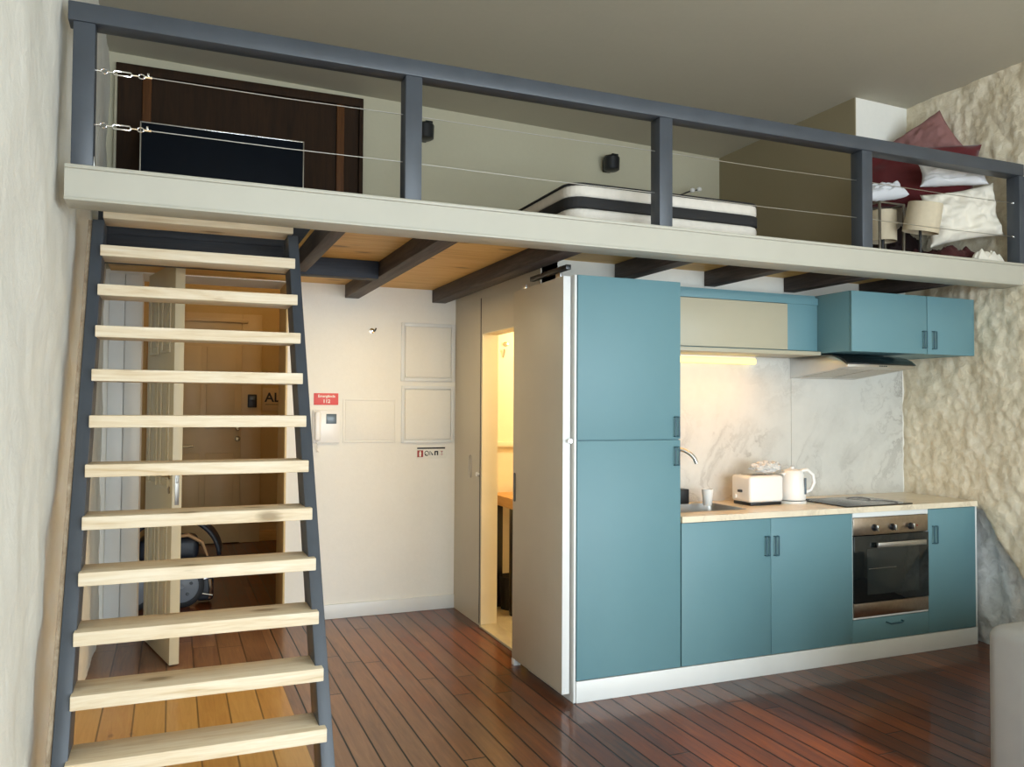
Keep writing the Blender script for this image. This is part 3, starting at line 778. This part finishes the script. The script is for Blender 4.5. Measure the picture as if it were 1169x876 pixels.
mwin = simple('oven_window', (.022, .026, .024), .08, 0, .2, 3)
boxo('window', mwin, dr, 4.010, 4.445, YK-.0112, YK-.009, .405, .690, .0004)
MB().tube([(4.02, YK-.0118, .565), (4.25, YK-.0118, .565)], .0012, 6).done('rack', M['steel'], dr)
mb = MB().box(4.060, 4.470, YK-.052, YK-.036, .698, .730, .004).box(4.085, 4.105, YK-.038, YK-.009, .706, .722, .002).box(4.425, 4.445, YK-.038, YK-.009, .706, .722, .002)
mb.done('handle', M['steel'], dr)
boxo('lower_panel', M['steel_floortint'], t, ox0, ox1, YK-.006, YK+.02, .270, .354, .002)

# upper flap cupboard
YU = 4.195
ux1 = 3.905
t = thing('flap_cabinet', 'shallow wall cupboard with one cream flap in a teal frame', 'cabinet', (3.27, 4.35, 1.9))
boxo('carcass', M['teal'], t, XT1+.004, ux1-.002, YU+.022, YN-.002, 1.934, 2.30, .001)
MB().box(XT1+.004, ux1-.002, YU-.004, YU+.02, 2.236, 2.282, .001).box(3.655, ux1-.002, YU+.004, YU+.02, 1.936, 2.236, .001).done('frame', M['teal'], t)
boxo('flap_door', M['flap'], t, XT1+.006, 3.652, YU-.004, YU+.018, 1.938, 2.233, .0015)
boxo('bottom_shelf', M['flap'], t, XT1+.004, ux1-.004, YU-.030, YN-.013, 1.906, 1.930, .001)
# light strip beneath it
t = thing('light_strip', 'glowing warm light strip under the cream flap cupboard', 'light', (3.15, 4.44, 1.885))
MB().box(XT1+.02, 3.61, 4.455, 4.490, 1.893, 1.9055, .002).done('housing', M['plastic'], t)
MB().box(XT1+.02, 3.61, 4.440, 4.488, 1.852, 1.893, .012, 4).done('tube', M['led'], t)
lamp('light_strip_glow', 'AREA', (3.13, 4.20, 1.900), 4.6, (1.0, .46, .10), (math.radians(0), 0, 0), shape='RECTANGLE', size=.9, size_y=.03, spread=math.radians(165))

# teal cupboard with the extractor hood
t = thing('hood_cabinet', 'teal two-door wall cupboard above the extractor hood', 'cabinet', (4.44, 4.2, 1.92))
boxo('carcass', M['teal'], t, XB[2]+.006, XR-.006, YK+.021, YN-.002, 1.922, 2.300, .001)
d = front('door', t, XB[2]+.004, 4.545, 1.918, 2.300); dhandle(d, 4.518, 1.958, 2.066)
d = front('door', t, 4.549, XR-.008, 1.918, 2.300); dhandle(d, 4.605, 1.955, 2.068)

t = thing('extractor_hood', 'steel extractor hood with curved black glass front under the teal wall cupboard', 'extractor hood', (4.22, 4.25, 1.8))
hx0, hx1 = 3.938, 4.512
side = [(4.497, 1.768), (3.990, 1.826), (3.986, 1.846), (4.045, 1.880), (4.110, 1.902), (4.180, 1.912), (4.497, 1.912)]
MB().prism(side, 'X', hx0, hx1, .001).done('body', M['steel'], t)
def glasspt(u, v):
    P = [(3.972, 1.842), (4.005, 1.868), (4.050, 1.888), (4.110, 1.903), (4.180, 1.910)]
    f = v*(len(P)-1); i = min(int(f), len(P)-2); k = f-i
    y = P[i][0]*(1-k)+P[i+1][0]*k; z = P[i][1]*(1-k)+P[i+1][1]*k
    return (hx0-.004+(hx1-hx0+.008)*u, y-.004, z+.004)
g = MB().grid(glasspt, 1, 16)
gm = g.done('glass_visor', M['blackgloss'], t)
sm = gm.modifiers.new('solid', 'SOLIDIFY'); sm.thickness = .006; sm.offset = 0
MB().box(hx0-.002, hx1+.002, 3.972, 3.990, 1.826, 1.845, .002).done('front_lip', M['steel'], t)
for i in range(4): MB().box(4.20+i*.018, 4.212+i*.018, 3.969, 3.973, 1.832, 1.839, .001).done('button', M['black'], t)
bz = lambda y: 1.826 - (y-3.990)*(1.826-1.768)/(4.497-3.990)
mf = simple('hood_filter_mesh', (.5, .47, .42), .45, .9, .15, 90, bump=.3, bscale=300)
for a, b in ((hx0+.04, (hx0+hx1)/2-.01), ((hx0+hx1)/2+.01, hx1-.04)):
    MB().prism([(4.06, bz(4.06)-.003), (4.42, bz(4.42)-.003), (4.42, bz(4.42)+.004), (4.06, bz(4.06)+.004)], 'X', a, b).done('filter', mf, t)

# ------------------------------------------------------------------ fittings on the back wall
Yw = YB
def access(x0, x1, z0, z1, label, frame=.020, relief=.014):
    t = thing('access_panel', label, 'panel', ((x0+x1)/2, Yw, z0), 'flush service hatches on the white wall')
    MB().box(x0, x0+frame, Yw-relief, Yw-.0005, z0, z1, .002).box(x1-frame, x1, Yw-relief, Yw-.0005, z0, z1, .002).box(x0+frame, x1-frame, Yw-relief, Yw-.0005, z0, z0+frame, .002).box(x0+frame, x1-frame, Yw-relief, Yw-.0005, z1-frame, z1, .002).done('frame', M['white'] if relief > .01 else M['wall'], t)
    MB().box(x0+frame+.007, x1-frame-.007, Yw-relief*.8, Yw-.0005, z0+frame+.007, z1-frame-.007, .002).done('door', M['wall'], t)
access(1.612, 2.040, 1.752, 2.200, 'upper of the two square white hatches stacked beside the grey partition', .026)
access(1.618, 2.036, 1.280, 1.716, 'lower square white hatch, just above the strip of pictograms', .022)
access(1.175, 1.578, 1.286, 1.612, 'faint wide white hatch right of the intercom', .012, .006)

t = thing('intercom', 'white wall intercom with handset and small grey screen under the red sign', 'intercom', (1.06, Yw, 1.29))
MB().box(.955, 1.150, Yw-.022, Yw-.0005, 1.288, 1.530, .006).done('body', M['plastic'], t)
MB().box(1.050, 1.125, Yw-.024, Yw-.021, 1.428, 1.500, .002).done('display', M['lcd'], t, label='grey screen')
MB().box(.965, 1.010, Yw-.050, Yw-.020, 1.305, 1.520, .014, 3).done('handset', M['plastic'], t)
MB().tube([(.985, Yw-.03, 1.305)]+[(.985+.006*math.cos(k*.9), Yw-.03+.006*math.sin(k*.9), 1.305-.0035*k) for k in range(1, 24)]+[(1.0, Yw-.01, 1.218)], .003, 6).done('cord', M['plastic'], t)

t = thing('emergency_sign', 'red emergency number sign on the white wall above the intercom', 'sign', (1.05, Yw, 1.57))
MB().box(.962, 1.140, Yw-.004, Yw-.0005, 1.566, 1.652, .0005).done('plate', M['red'], t)
textmesh('Emergência', .027, (1.054, Yw-.0045, 1.630), (PI/2, 0, 0), 'lettering', M['paper'], t, bold=.0006)
textmesh('112', .036, (1.054, Yw-.0045, 1.592), (PI/2, 0, 0), 'lettering', M['paper'], t, bold=.001)

t = thing('pictogram_sign', 'small strip of safety pictograms with a red square under the hatches', 'sign', (1.86, Yw, 1.16))
MB().box(1.742, 1.975, Yw-.003, Yw-.0005, 1.158, 1.250, .0005).done('plate', M['paper'], t)
MB().box(1.746, 1.970, Yw-.0042, Yw-.0028, 1.232, 1.244, .0003).done('header_bar', M['ink'], t)
q = MB().box(1.747, 1.793, Yw-.0042, Yw-.0028, 1.170, 1.222, .0003).done('red_square', M['redmark'], t)
MB().prism([(1.763, 1.174), (1.777, 1.174), (1.779, 1.204), (1.773, 1.212), (1.778, 1.217), (1.764, 1.216), (1.767, 1.211), (1.761, 1.203)], 'Y', Yw-.0052, Yw-.004).done('extinguisher_mark', M['paper'], q)
mb = MB()
ring = [(1.822+.015*math.cos(a*PI/8), Yw-.004, 1.198+.018*math.sin(a*PI/8)) for a in range(16)]
mb.tube(ring, .0028, 4, closed=True).box(1.812, 1.820, Yw-.0045, Yw-.003, 1.186, 1.194)
mb.done('pictogram', M['ink'], t)
mb = MB().prism([(1.846, 1.182), (1.850, 1.182), (1.850, 1.216), (1.846, 1.216)], 'Y', Yw-.0045, Yw-.003).prism([(1.852, 1.214), (1.872, 1.190), (1.872, 1.180), (1.862, 1.186)], 'Y', Yw-.0045, Yw-.003)
mb.done('pictogram', M['ink'], t)
mb = MB().box(1.884, 1.894, Yw-.0045, Yw-.003, 1.182, 1.214).box(1.904, 1.914, Yw-.0045, Yw-.003, 1.182, 1.214).box(1.884, 1.914, Yw-.0045, Yw-.003, 1.206, 1.216)
mb.done('pictogram', M['ink'], t)
mb = MB().box(1.931, 1.955, Yw-.0045, Yw-.003, 1.188, 1.191).box(1.941, 1.945, Yw-.0045, Yw-.003, 1.180, 1.214).prism([(1.931, 1.216), (1.955, 1.216), (1.943, 1.200)], 'Y', Yw-.0045, Yw-.003)
mb.done('pictogram', simple('faded_pink_mark', srgb(196, 150, 146), .5), t)

t = thing('wall_hook', 'tiny metal hook fitting high on the white wall under the joist', 'hook', (1.39, Yw, 2.12))
MB().lathe([(.020, 0), (.020, -.005), (.008, -.008), (.007, -.03), (0, -.031)], (1.385, Yw, 2.126), 18, 'Y').done('base', M['chrome'], t)
MB().tube([(1.385, Yw-.022, 2.126), (1.400, Yw-.028, 2.120), (1.408, Yw-.03, 2.135), (1.412, Yw-.03, 2.145)], .005, 8).done('hook', M['black'], t)

# partition small fittings
o = MB().tube([(PX0-.003, 5.74+.022*math.cos(a*PI/8), 1.12+.060+.022*math.sin(a*PI/8)) for a in range(9)]+[(PX0-.003, 5.74+.022*math.cos(a*PI/8), 1.12-.060+.022*math.sin(a*PI/8)) for a in range(8, 17)], .0030, 6, closed=True).done('finger_pull', M['steel'])
tag(o, 'faint oval finger pull set in the grey partition left of the lit opening', 'pull')
o = MB().lathe([(.010, 0), (.010, -.008), (.016, -.012), (.014, -.024), (0, -.026)], (PX0, 5.555, 1.075), 16, 'X').done('door_stop', M['plastic'])
tag(o, 'small white door stop on the edge of the bathroom opening', 'door stop')

# hall fittings
t = thing('keypad', 'small black wall keypad at the end of the hall beside the entrance door', 'keypad', (.855, 9.84, 1.53))
MB().box(.805, .905, 9.818, 9.8445, 1.535, 1.685, .01, 3).done('body', M['black'], t)
MB().box(.825, .885, 9.815, 9.819, 1.62, 1.665, .003).done('display', M['lcd'], t)
t = thing('alarm_sign', 'pale wall sign with black letters AL at the end of the hall', 'sign', (1.12, 9.9, 1.5))
MB().box(.975, 1.30, 9.894, 9.8995, 1.50, 1.76, .001).done('plate', M['halldoor'], t)
textmesh('AL', .150, (1.000, 9.893, 1.648), (PI/2, 0, 0), 'lettering', M['ink'], t, align='LEFT', bold=.003)
MB().box(1.005, 1.24, 9.892, 9.8945, 1.568, 1.574).done('underline', M['ink'], t)

# pushchair in the hall, half hidden by the open door
t = thing('pushchair', 'folded black pushchair with a grey wheel standing in the hall behind the open door', 'pushchair', (.15, 6.95, 0))
def wheel(cx, cy, r, w, hubr):
    wl = MB().lathe([(hubr, -w/2), (r-.018, -w/2), (r, -w/4), (r, w/4), (r-.018, w/2), (hubr, w/2), (hubr, -w/2)], (cx, cy, r), 36, 'Y').done('wheel', M['rubber'], t)
    MB().lathe([(0, -w/2-.004), (.02, -w/2-.008), (.03, -w/2-.002), (hubr-.012, -w/2-.002), (hubr, -w/2+.006), (hubr, w/2), (0, w/2)], (cx, cy, r), 36, 'Y').done('hub', M['hubgrey'], wl)
    if hubr > .1 and cx > 0:
        for k in range(5):
            a = k*2*PI/5+.3
            MB().lathe([(0, -w/2-.0045), (.013, -w/2-.0045), (.013, -w/2-.001)], (cx+hubr*.58*math.cos(a), cy, r+hubr*.58*math.sin(a)), 14, 'Y').done('hub_hole', M['black'], wl)
wheel(.095, 6.86, .165, .05, .125); wheel(-.25, 6.86, .165, .05, .125); wheel(-.10, 7.35, .12, .045, .085)
MB().box(.20, .33, 6.88, 7.15, .03, .24, .03, 3).box(.12, .30, 6.93, 7.3, .20, .34, .05, 3).done('basket', M['blackfab'], t)
def canopy(u, v):
    a = PI*(.02+.96*u); r = .30+.04*math.sin(PI*v)
    return (.02+.36*math.cos(a)*(.92+.08*v), 6.88+.34*v, .36+.34*math.sin(a)*(.92+.08*math.sin(PI*v)))
ca = MB().grid(canopy, 24, 8).done('canopy', M['blackfab'], t)
ca.modifiers.new('s', 'SOLIDIFY').thickness = .03
MB().tube([(.28, 6.90, .38), (.24, 6.89, .49), (.14, 6.885, .55), (.04, 6.885, .54)], [.014, .024, .026, .018], 10, flat=.6).done('inner_pad', M['tan'], t, label='tan padded bar')
MB().box(-.22, .22, 6.95, 7.25, .34, .52, .05, 3).done('seat', M['blackfab'], t)
MB().tube([(.30, 6.88, .05), (.31, 6.87, .12), (.30, 6.88, .20)], .014, 10).tube([(.21, 6.865, .19), (.33, 6.865, .235)], .012, 10).tube([(.22, 6.865, .10), (.32, 6.865, .075)], .007, 8).done('chrome_frame', M['chrome'], t, label='shiny metal frame')
MB().tube([(-.24, 6.9, .18), (-.24, 7.0, .5), (-.24, 7.3, .66), (.02, 7.3, .66), (.03, 7.0, .5), (.04, 6.9, .30)], .013, 10).done('handlebar', M['black'], t)

# bathroom furniture seen through the gap
t = thing('counter', 'oak counter on a black metal frame inside the lit bathroom', 'counter', (2.75, 5.75, 0))
MB().box(2.315, 3.3, 5.55, 6.05, .808, .885, .004).done('top', M['counterwood'], t)
for xx in (2.345, 3.22):
    MB().box(xx, xx+.05, 5.65, 5.70, .012, .808, .003).done('leg', M['black'], t)
    MB().box(xx, xx+.05, 5.95, 6.0, .012, .808, .003).done('leg', M['black'], t)
o = MB().lathe([(0, 0), (.085, 0), (.10, .25), (.096, .25), (.08, .01), (0, .01)], (2.445, 5.88, .012), 28).done('waste_bin', M['rubber'])
tag(o, 'dark bin on the bathroom floor behind the black leg of the oak counter', 'bin')
t = thing('towel_hook', 'small metal hook on the bathroom back wall', 'hook', (2.47, 6.1, 2.06))
MB().lathe([(.02, 0), (.02, -.006), (.008, -.01), (.007, -.03), (.012, -.034), (0, -.038)], (2.470, 6.10, 2.062), 18, 'Y').done('base', M['chrome'], t)
MB().tube([(2.447, 6.07, 2.02), (2.452, 6.085, 1.99), (2.45, 6.098, 1.955)], .006, 8).done('hook', M['chrome'], t)

# ------------------------------------------------------------------ loft contents
t = thing('wooden_panel', 'large dark brown boarded panel covering the loft back wall', 'panel', (.46, YB, ZL))
MB().box(XL+.02, 1.290, YB-.012, YB-.001, ZL, 3.86).done('board', M['brown'], t)
MB().box(XL+.02, 1.296, YB-.045, YB-.010, 3.80, 3.865, .004).done('header', M['brown'], t)
for x0 in (-.215, 1.100):
    MB().box(x0, x0+.055, YB-.036, YB-.011, ZL, 3.80, .003).done('batten', M['brownpost'], t)
MB().box(1.266, 1.296, YB-.045, YB-.011, ZL, 3.80, .003).done('side_post', M['brown'], t)
MB().box(XL+.013, XL+.03, YB-.05, YB-.011, ZL, 3.80, .003).done('edge_strip', M['flap'], t, label='pale edge strip')

t = thing('flat_screen', 'large flat black panel with thin silver frame against the brown boards', 'screen', (.295, 5.72, ZL), rot=(0, 0, 0))
MB().box(-.205, .805, 5.712, 5.735, ZL+.01, 3.362, .003).done('panel', M['screen'], t)
fr = .008
MB().box(-.213, -.205, 5.706, 5.738, ZL, 3.37, .001).box(.805, .813, 5.706, 5.738, ZL, 3.37, .001).box(-.205, .805, 5.706, 5.738, 3.362, 3.37, .001).box(-.205, .805, 5.706, 5.738, ZL, ZL+.01, .001).done('frame', M['chrome'], t)
MB().box(-.1, -.05, 5.735, 5.95, ZL, ZL+.02, .003).box(.65, .70, 5.735, 5.95, ZL, ZL+.02, .003).done('foot', M['black'], t)

# mattress
mx0, mx1, my0, my1 = 1.925, 3.190, 3.86, 5.75
t = thing('mattress', 'thick white mattress with black bands lying on the loft floor', 'mattress', ((mx0+mx1)/2, (my0+my1)/2, ZL))
RR = .10
def slab(z0, z1, grow, name, mat, rb=.02):
    MB().prism(rrect(mx0-grow, mx1+grow, my0-grow, my1+grow, RR, 6), 'Z', z0, z1, rb).done(name, mat, t, angle=60)
slab(ZL+.002, ZL+.134, 0, 'lower_layer', M['mattress'])
slab(ZL+.134, ZL+.192, .003, 'side_band', M['piping'], .004)
slab(ZL+.192, ZL+.258, 0, 'upper_layer', M['mattress'], .016)
rp = rrect(mx0+.004, mx1-.004, my0+.004, my1-.004, RR, 6)
MB().tube([(p[0], p[1], ZL+.260) for p in rp], .008, 8, closed=True).done('edge_piping', M['piping'], t)
MB().tube([(p[0], p[1], ZL+.008) for p in rp], .008, 8, closed=True).done('edge_piping', M['piping'], t)

def sconce(x, z, label):
    t = thing('wall_lamp', label, 'lamp', (x, YB, z-.08), 'black wall lamps over the bed')
    MB().box(x-.035, x+.035, YB-.018, YB-.001, z-.055, z+.055, .006).done('backplate', M['black'], t)
    MB().lathe([(0, -.065), (.050, -.062), (.066, -.052), (.070, .045), (.060, .060), (0, .066)], (x, YB-.095, z), 24).done('shade', M['black'], t)
    MB().tube([(x, YB-.015, z+.02), (x, YB-.06, z+.02)], .010, 8).box(x-.005, x+.055, YB-.12, YB-.08, z+.058, z+.082, .005).done('switch', M['black'], t)
sconce(1.760, 3.662, 'black wall lamp right of the brown panel, half hidden by a railing post')
sconce(3.385, 3.610, 'black wall lamp on the loft wall above the mattress')

t = thing('floor_lamp', 'thin dark lamp stem with two small pale tips sticking up behind the mattress', 'lamp', (3.6, 5.6, ZL))
MB().lathe([(0, 0), (.09, 0), (.09, .012), (.012, .02), (0, .02)], (3.40, 5.90, ZL), 24).tube([(3.40, 5.90, ZL+.01), (3.42, 5.90, 3.10), (3.62, 5.90, 3.24), (3.85, 5.90, 3.32), (4.12, 5.90, 3.435)], .006, 8).done('stem', M['black'], t)
for p in ((4.105, 5.885, 3.428), (4.185, 5.90, 3.448)):
    MB().lathe([(0, -.022), (.018, -.014), (.022, 0), (.018, .014), (0, .022)], p, 14).done('tip', M['plastic'], t)
MB().tube([(4.09, 5.90, 3.42), (4.18, 5.90, 3.446)], .005, 8).done('cross_bar', M['black'], t)

# cushions and pillows
def pillow(name, label, cat, w, h, th, mw, mat, wr=.012, seed=0, group=None, pw=.5, corner=.10):
    mb = MB(); N = 30
    for sgn in (-1, 1):
        def fn(u, v, sgn=sgn):
            a, b = 2*u-1, 2*v-1
            k = 1-corner*(1-abs(b)**2)*abs(a)**3
            k2 = 1-corner*(1-abs(a)**2)*abs(b)**3
            x = a*w/2*k2 if False else a*w/2*(1-corner*(1-b*b)*a*a); y = b*h/2*(1-corner*(1-a*a)*b*b)
            prof = max(0, (1-a**4)*(1-b**4))**pw
            n = noise.noise(Vector((a*2.2+seed, b*2.2, sgn*3)))+.6*noise.noise(Vector((a*5+seed, b*5, sgn*3)))
            fold = abs(noise.noise(Vector((a*3.2+seed*2, b*1.2, 4.0))))
            z = sgn*(th/2)*prof*(1+.25*n) + wr*(n-.8*fold)*prof**.6
            return (x, y, z)
        mb.grid(fn, N, N)
    bmesh.ops.remove_doubles(mb.bm, verts=mb.bm.verts[:], dist=1e-4)
    bmesh.ops.recalc_face_normals(mb.bm, faces=mb.bm.faces[:])
    o = mb.done(name, mat, None, angle=80, origin=(0, 0, 0))
    o.matrix_world = mw
    tag(o, label, cat, group); return o
def rad(*a): return tuple(math.radians(x) for x in a)

def face(loc, right, tilt=0, roll=0):
    """frame whose local x runs along 'right' (horizontal) and whose face looks at the room"""
    u = Vector((right[0], right[1], 0)).normalized(); z = Vector((0, 0, 1)); n = u.cross(z)
    R3 = Matrix((u, z, n)).transposed()
    R3 = R3 @ Euler((math.radians(tilt), 0, 0)).to_matrix() @ Euler((0, 0, math.radians(roll))).to_matrix()
    return Matrix.Translation(loc) @ R3.to_4x4()
pillow('cushion', 'dusty pink cushion standing highest in the loft corner pile', 'cushion', .38, .36, .12, face((4.925, 4.225, 3.43), (.45, -.89), -6, 28), M['pinkfab'], seed=1, corner=.07)
pillow('cushion', 'dark red velvet cushion leaning below the pink one in the loft corner', 'cushion', .74, .46, .15, face((4.745, 4.15, 3.165), (.66, -.75), -6, -7), M['redvelvet'], seed=5, corner=.06)
pillow('pillow', 'wrinkled cream pillow pressed against the last railing post', 'pillow', .47, .36, .13, face((4.775, 3.825, 2.835), (.88, -.47), -4, 9), M['cream_fab'], .030, 9)
pillow('pillow', 'white pillow tucked behind the cream one under the handrail', 'pillow', .42, .17, .10, face((4.745, 3.865, 3.115), (.84, -.54), -14, 0), M['white_fab'], .014, 14)
pillow('pillow', 'small white pillow lying above the two drum lampshades', 'pillow', .28, .14, .09, face((4.36, 4.07, 3.005), (.90, -.43), -50, 10), M['white_fab'], .012, 21)

# lamps standing in the corner
def drum(mb, r0, r1, h, M4):
    mb.lathe([(r0, 0), (r1, h), (r1-.003, h), (r0-.003, 0), (r0, 0)], (0, 0, 0), 36, 'Z', mat=M4)
cx, cy = 4.335, 4.065
t = thing('table_lamp', 'beige drum lamp inside a thin metal frame beside the fourth railing post', 'lamp', (cx, cy, ZL))
mb = MB(); drum(mb, .088, .088, .20, Matrix.Translation((cx, cy, ZL+.18))); mb.done('lamp_shade', M['shade'], t)
mb = MB(); FH = .425
for dx in (-.105, .105):
    for dy in (-.076, .076):
        mb.box(cx+dx-.007, cx+dx+.007, cy+dy-.007, cy+dy+.007, ZL+.002, ZL+FH, .002)
    mb.box(cx+dx-.006, cx+dx+.006, cy-.069, cy+.069, ZL+FH-.013, ZL+FH-.001, .002).box(cx+dx-.006, cx+dx+.006, cy-.069, cy+.069, ZL+.06, ZL+.072, .002)
for dy in (-.076, .076):
    mb.box(cx-.098, cx+.098, cy+dy-.006, cy+dy+.006, ZL+FH-.013, ZL+FH-.001, .002)
mb.box(cx-.099, cx+.099, cy-.006, cy+.006, ZL+.060, ZL+.072, .002)
mb.done('frame', M['steelgrey'], t)
MB().lathe([(.02, .072), (.02, .10), (.012, .11), (.012, .20), (.028, .22), (.03, .26), (0, .28)], (cx, cy, ZL), 16).done('bulb_holder', M['black'], t)
cx, cy = 4.400, 3.825
t = thing('table_lamp', 'table lamp with a tilted beige drum shade beside the cream pillow', 'lamp', (cx, cy, ZL))
Mx = Matrix.Translation((cx, cy, ZL+.200)) @ Euler(rad(10, 4, 0)).to_matrix().to_4x4()
mb = MB(); drum(mb, .108, .102, .185, Mx); mb.done('lamp_shade', M['shade'], t)
mb = MB()
for k in range(3):
    a = k*2*PI/3; mb.tube([Mx @ Vector((0, 0, .15)), Mx @ Vector((.100*math.cos(a), .100*math.sin(a), .17))], .002, 6)
mb.tube([Mx @ Vector((.02*math.cos(k*PI/6), .02*math.sin(k*PI/6), .15)) for k in range(12)], .003, 6, closed=True)
mb.done('spider', M['steel'], t)
MB().lathe([(0, 0), (.07, 0), (.07, .012), (.02, .022), (.009, .03), (.009, .30), (.02, .31), (.02, .345), (0, .35)], (cx, cy, ZL+.002), 24).done('stand', M['black'], t)

def blanket(name, label, x0, x1, y0, y1, z0, hgt, mat, seed, cat='blanket'):
    def fn(u, v):
        a, b = 2*u-1, 2*v-1
        e = max(0, (1-a**4)*(1-b**4))**.5
        n = noise.noise(Vector((a*2.6+seed, b*2.6, 1)))+.5*noise.noise(Vector((a*6+seed, b*6, 2)))
        return ((x0+x1)/2+a*(x1-x0)/2, (y0+y1)/2+b*(y1-y0)/2, z0+e*hgt*(.8+.45*n))
    mb = MB().grid(fn, 40, 24)
    def bot(u, v): return (x0+(x1-x0)*u, y0+(y1-y0)*v, z0)
    mb.grid(bot, 1, 1)
    o = mb.done(name, mat, angle=70); tag(o, label, cat); return o
blanket('blanket', 'dark maroon blanket heaped under the cream pillow', 4.525, 4.93, 3.735, 4.13, ZL+.001, .145, M['maroon'], 3)
blanket('blanket', 'dark folded blanket pile under the red cushion behind the lamps', 4.475, 4.96, 4.16, 4.48, ZL+.001, .34, M['darkfab'], 17)
blanket('sheet', 'crumpled cream sheet end beside the foot of the last railing post', 4.70, 4.955, 3.652, 3.732, ZL+.002, .09, M['cream_fab'], 8, 'sheet')

# ------------------------------------------------------------------ sofa corner at the right edge
t = thing('sofa', 'pale grey upholstered sofa whose rounded corner enters at the right', 'sofa', (3.95, 2.0, 0))
sx0, sx1, sy0, sy1 = 3.095, 4.85, 1.45, 2.40
MB().box(sx0, sx1, sy1-.26, sy1, .05, .685, .055, 5).done('back', M['sofa'], t, angle=60)
MB().box(sx0, sx0+.20, sy0, sy1-.20, .05, .60, .05, 5).done('arm', M['sofa'], t, angle=60)
MB().box(sx1-.20, sx1, sy0, sy1-.20, .05, .60, .05, 5).done('arm', M['sofa'], t, angle=60)
MB().box(sx0+.19, sx1-.19, sy0+.01, sy1-.24, .05, .26, .02, 3).done('seat_base', M['sofa'], t, angle=60)
for i in range(2):
    a = sx0+.205+i*.66
    MB().box(a, a+.655, sy0-.01, sy1-.265, .262, .42, .045, 4).done('seat_cushion', M['sofa'], t, angle=60)
for x in (sx0+.05, sx1-.11):
    for y in (sy0+.05, sy1-.11):
        MB().lathe([(.018, 0), (.026, .055)], (x+.03, y+.03, 0), 12).done('leg', M['black'], t)
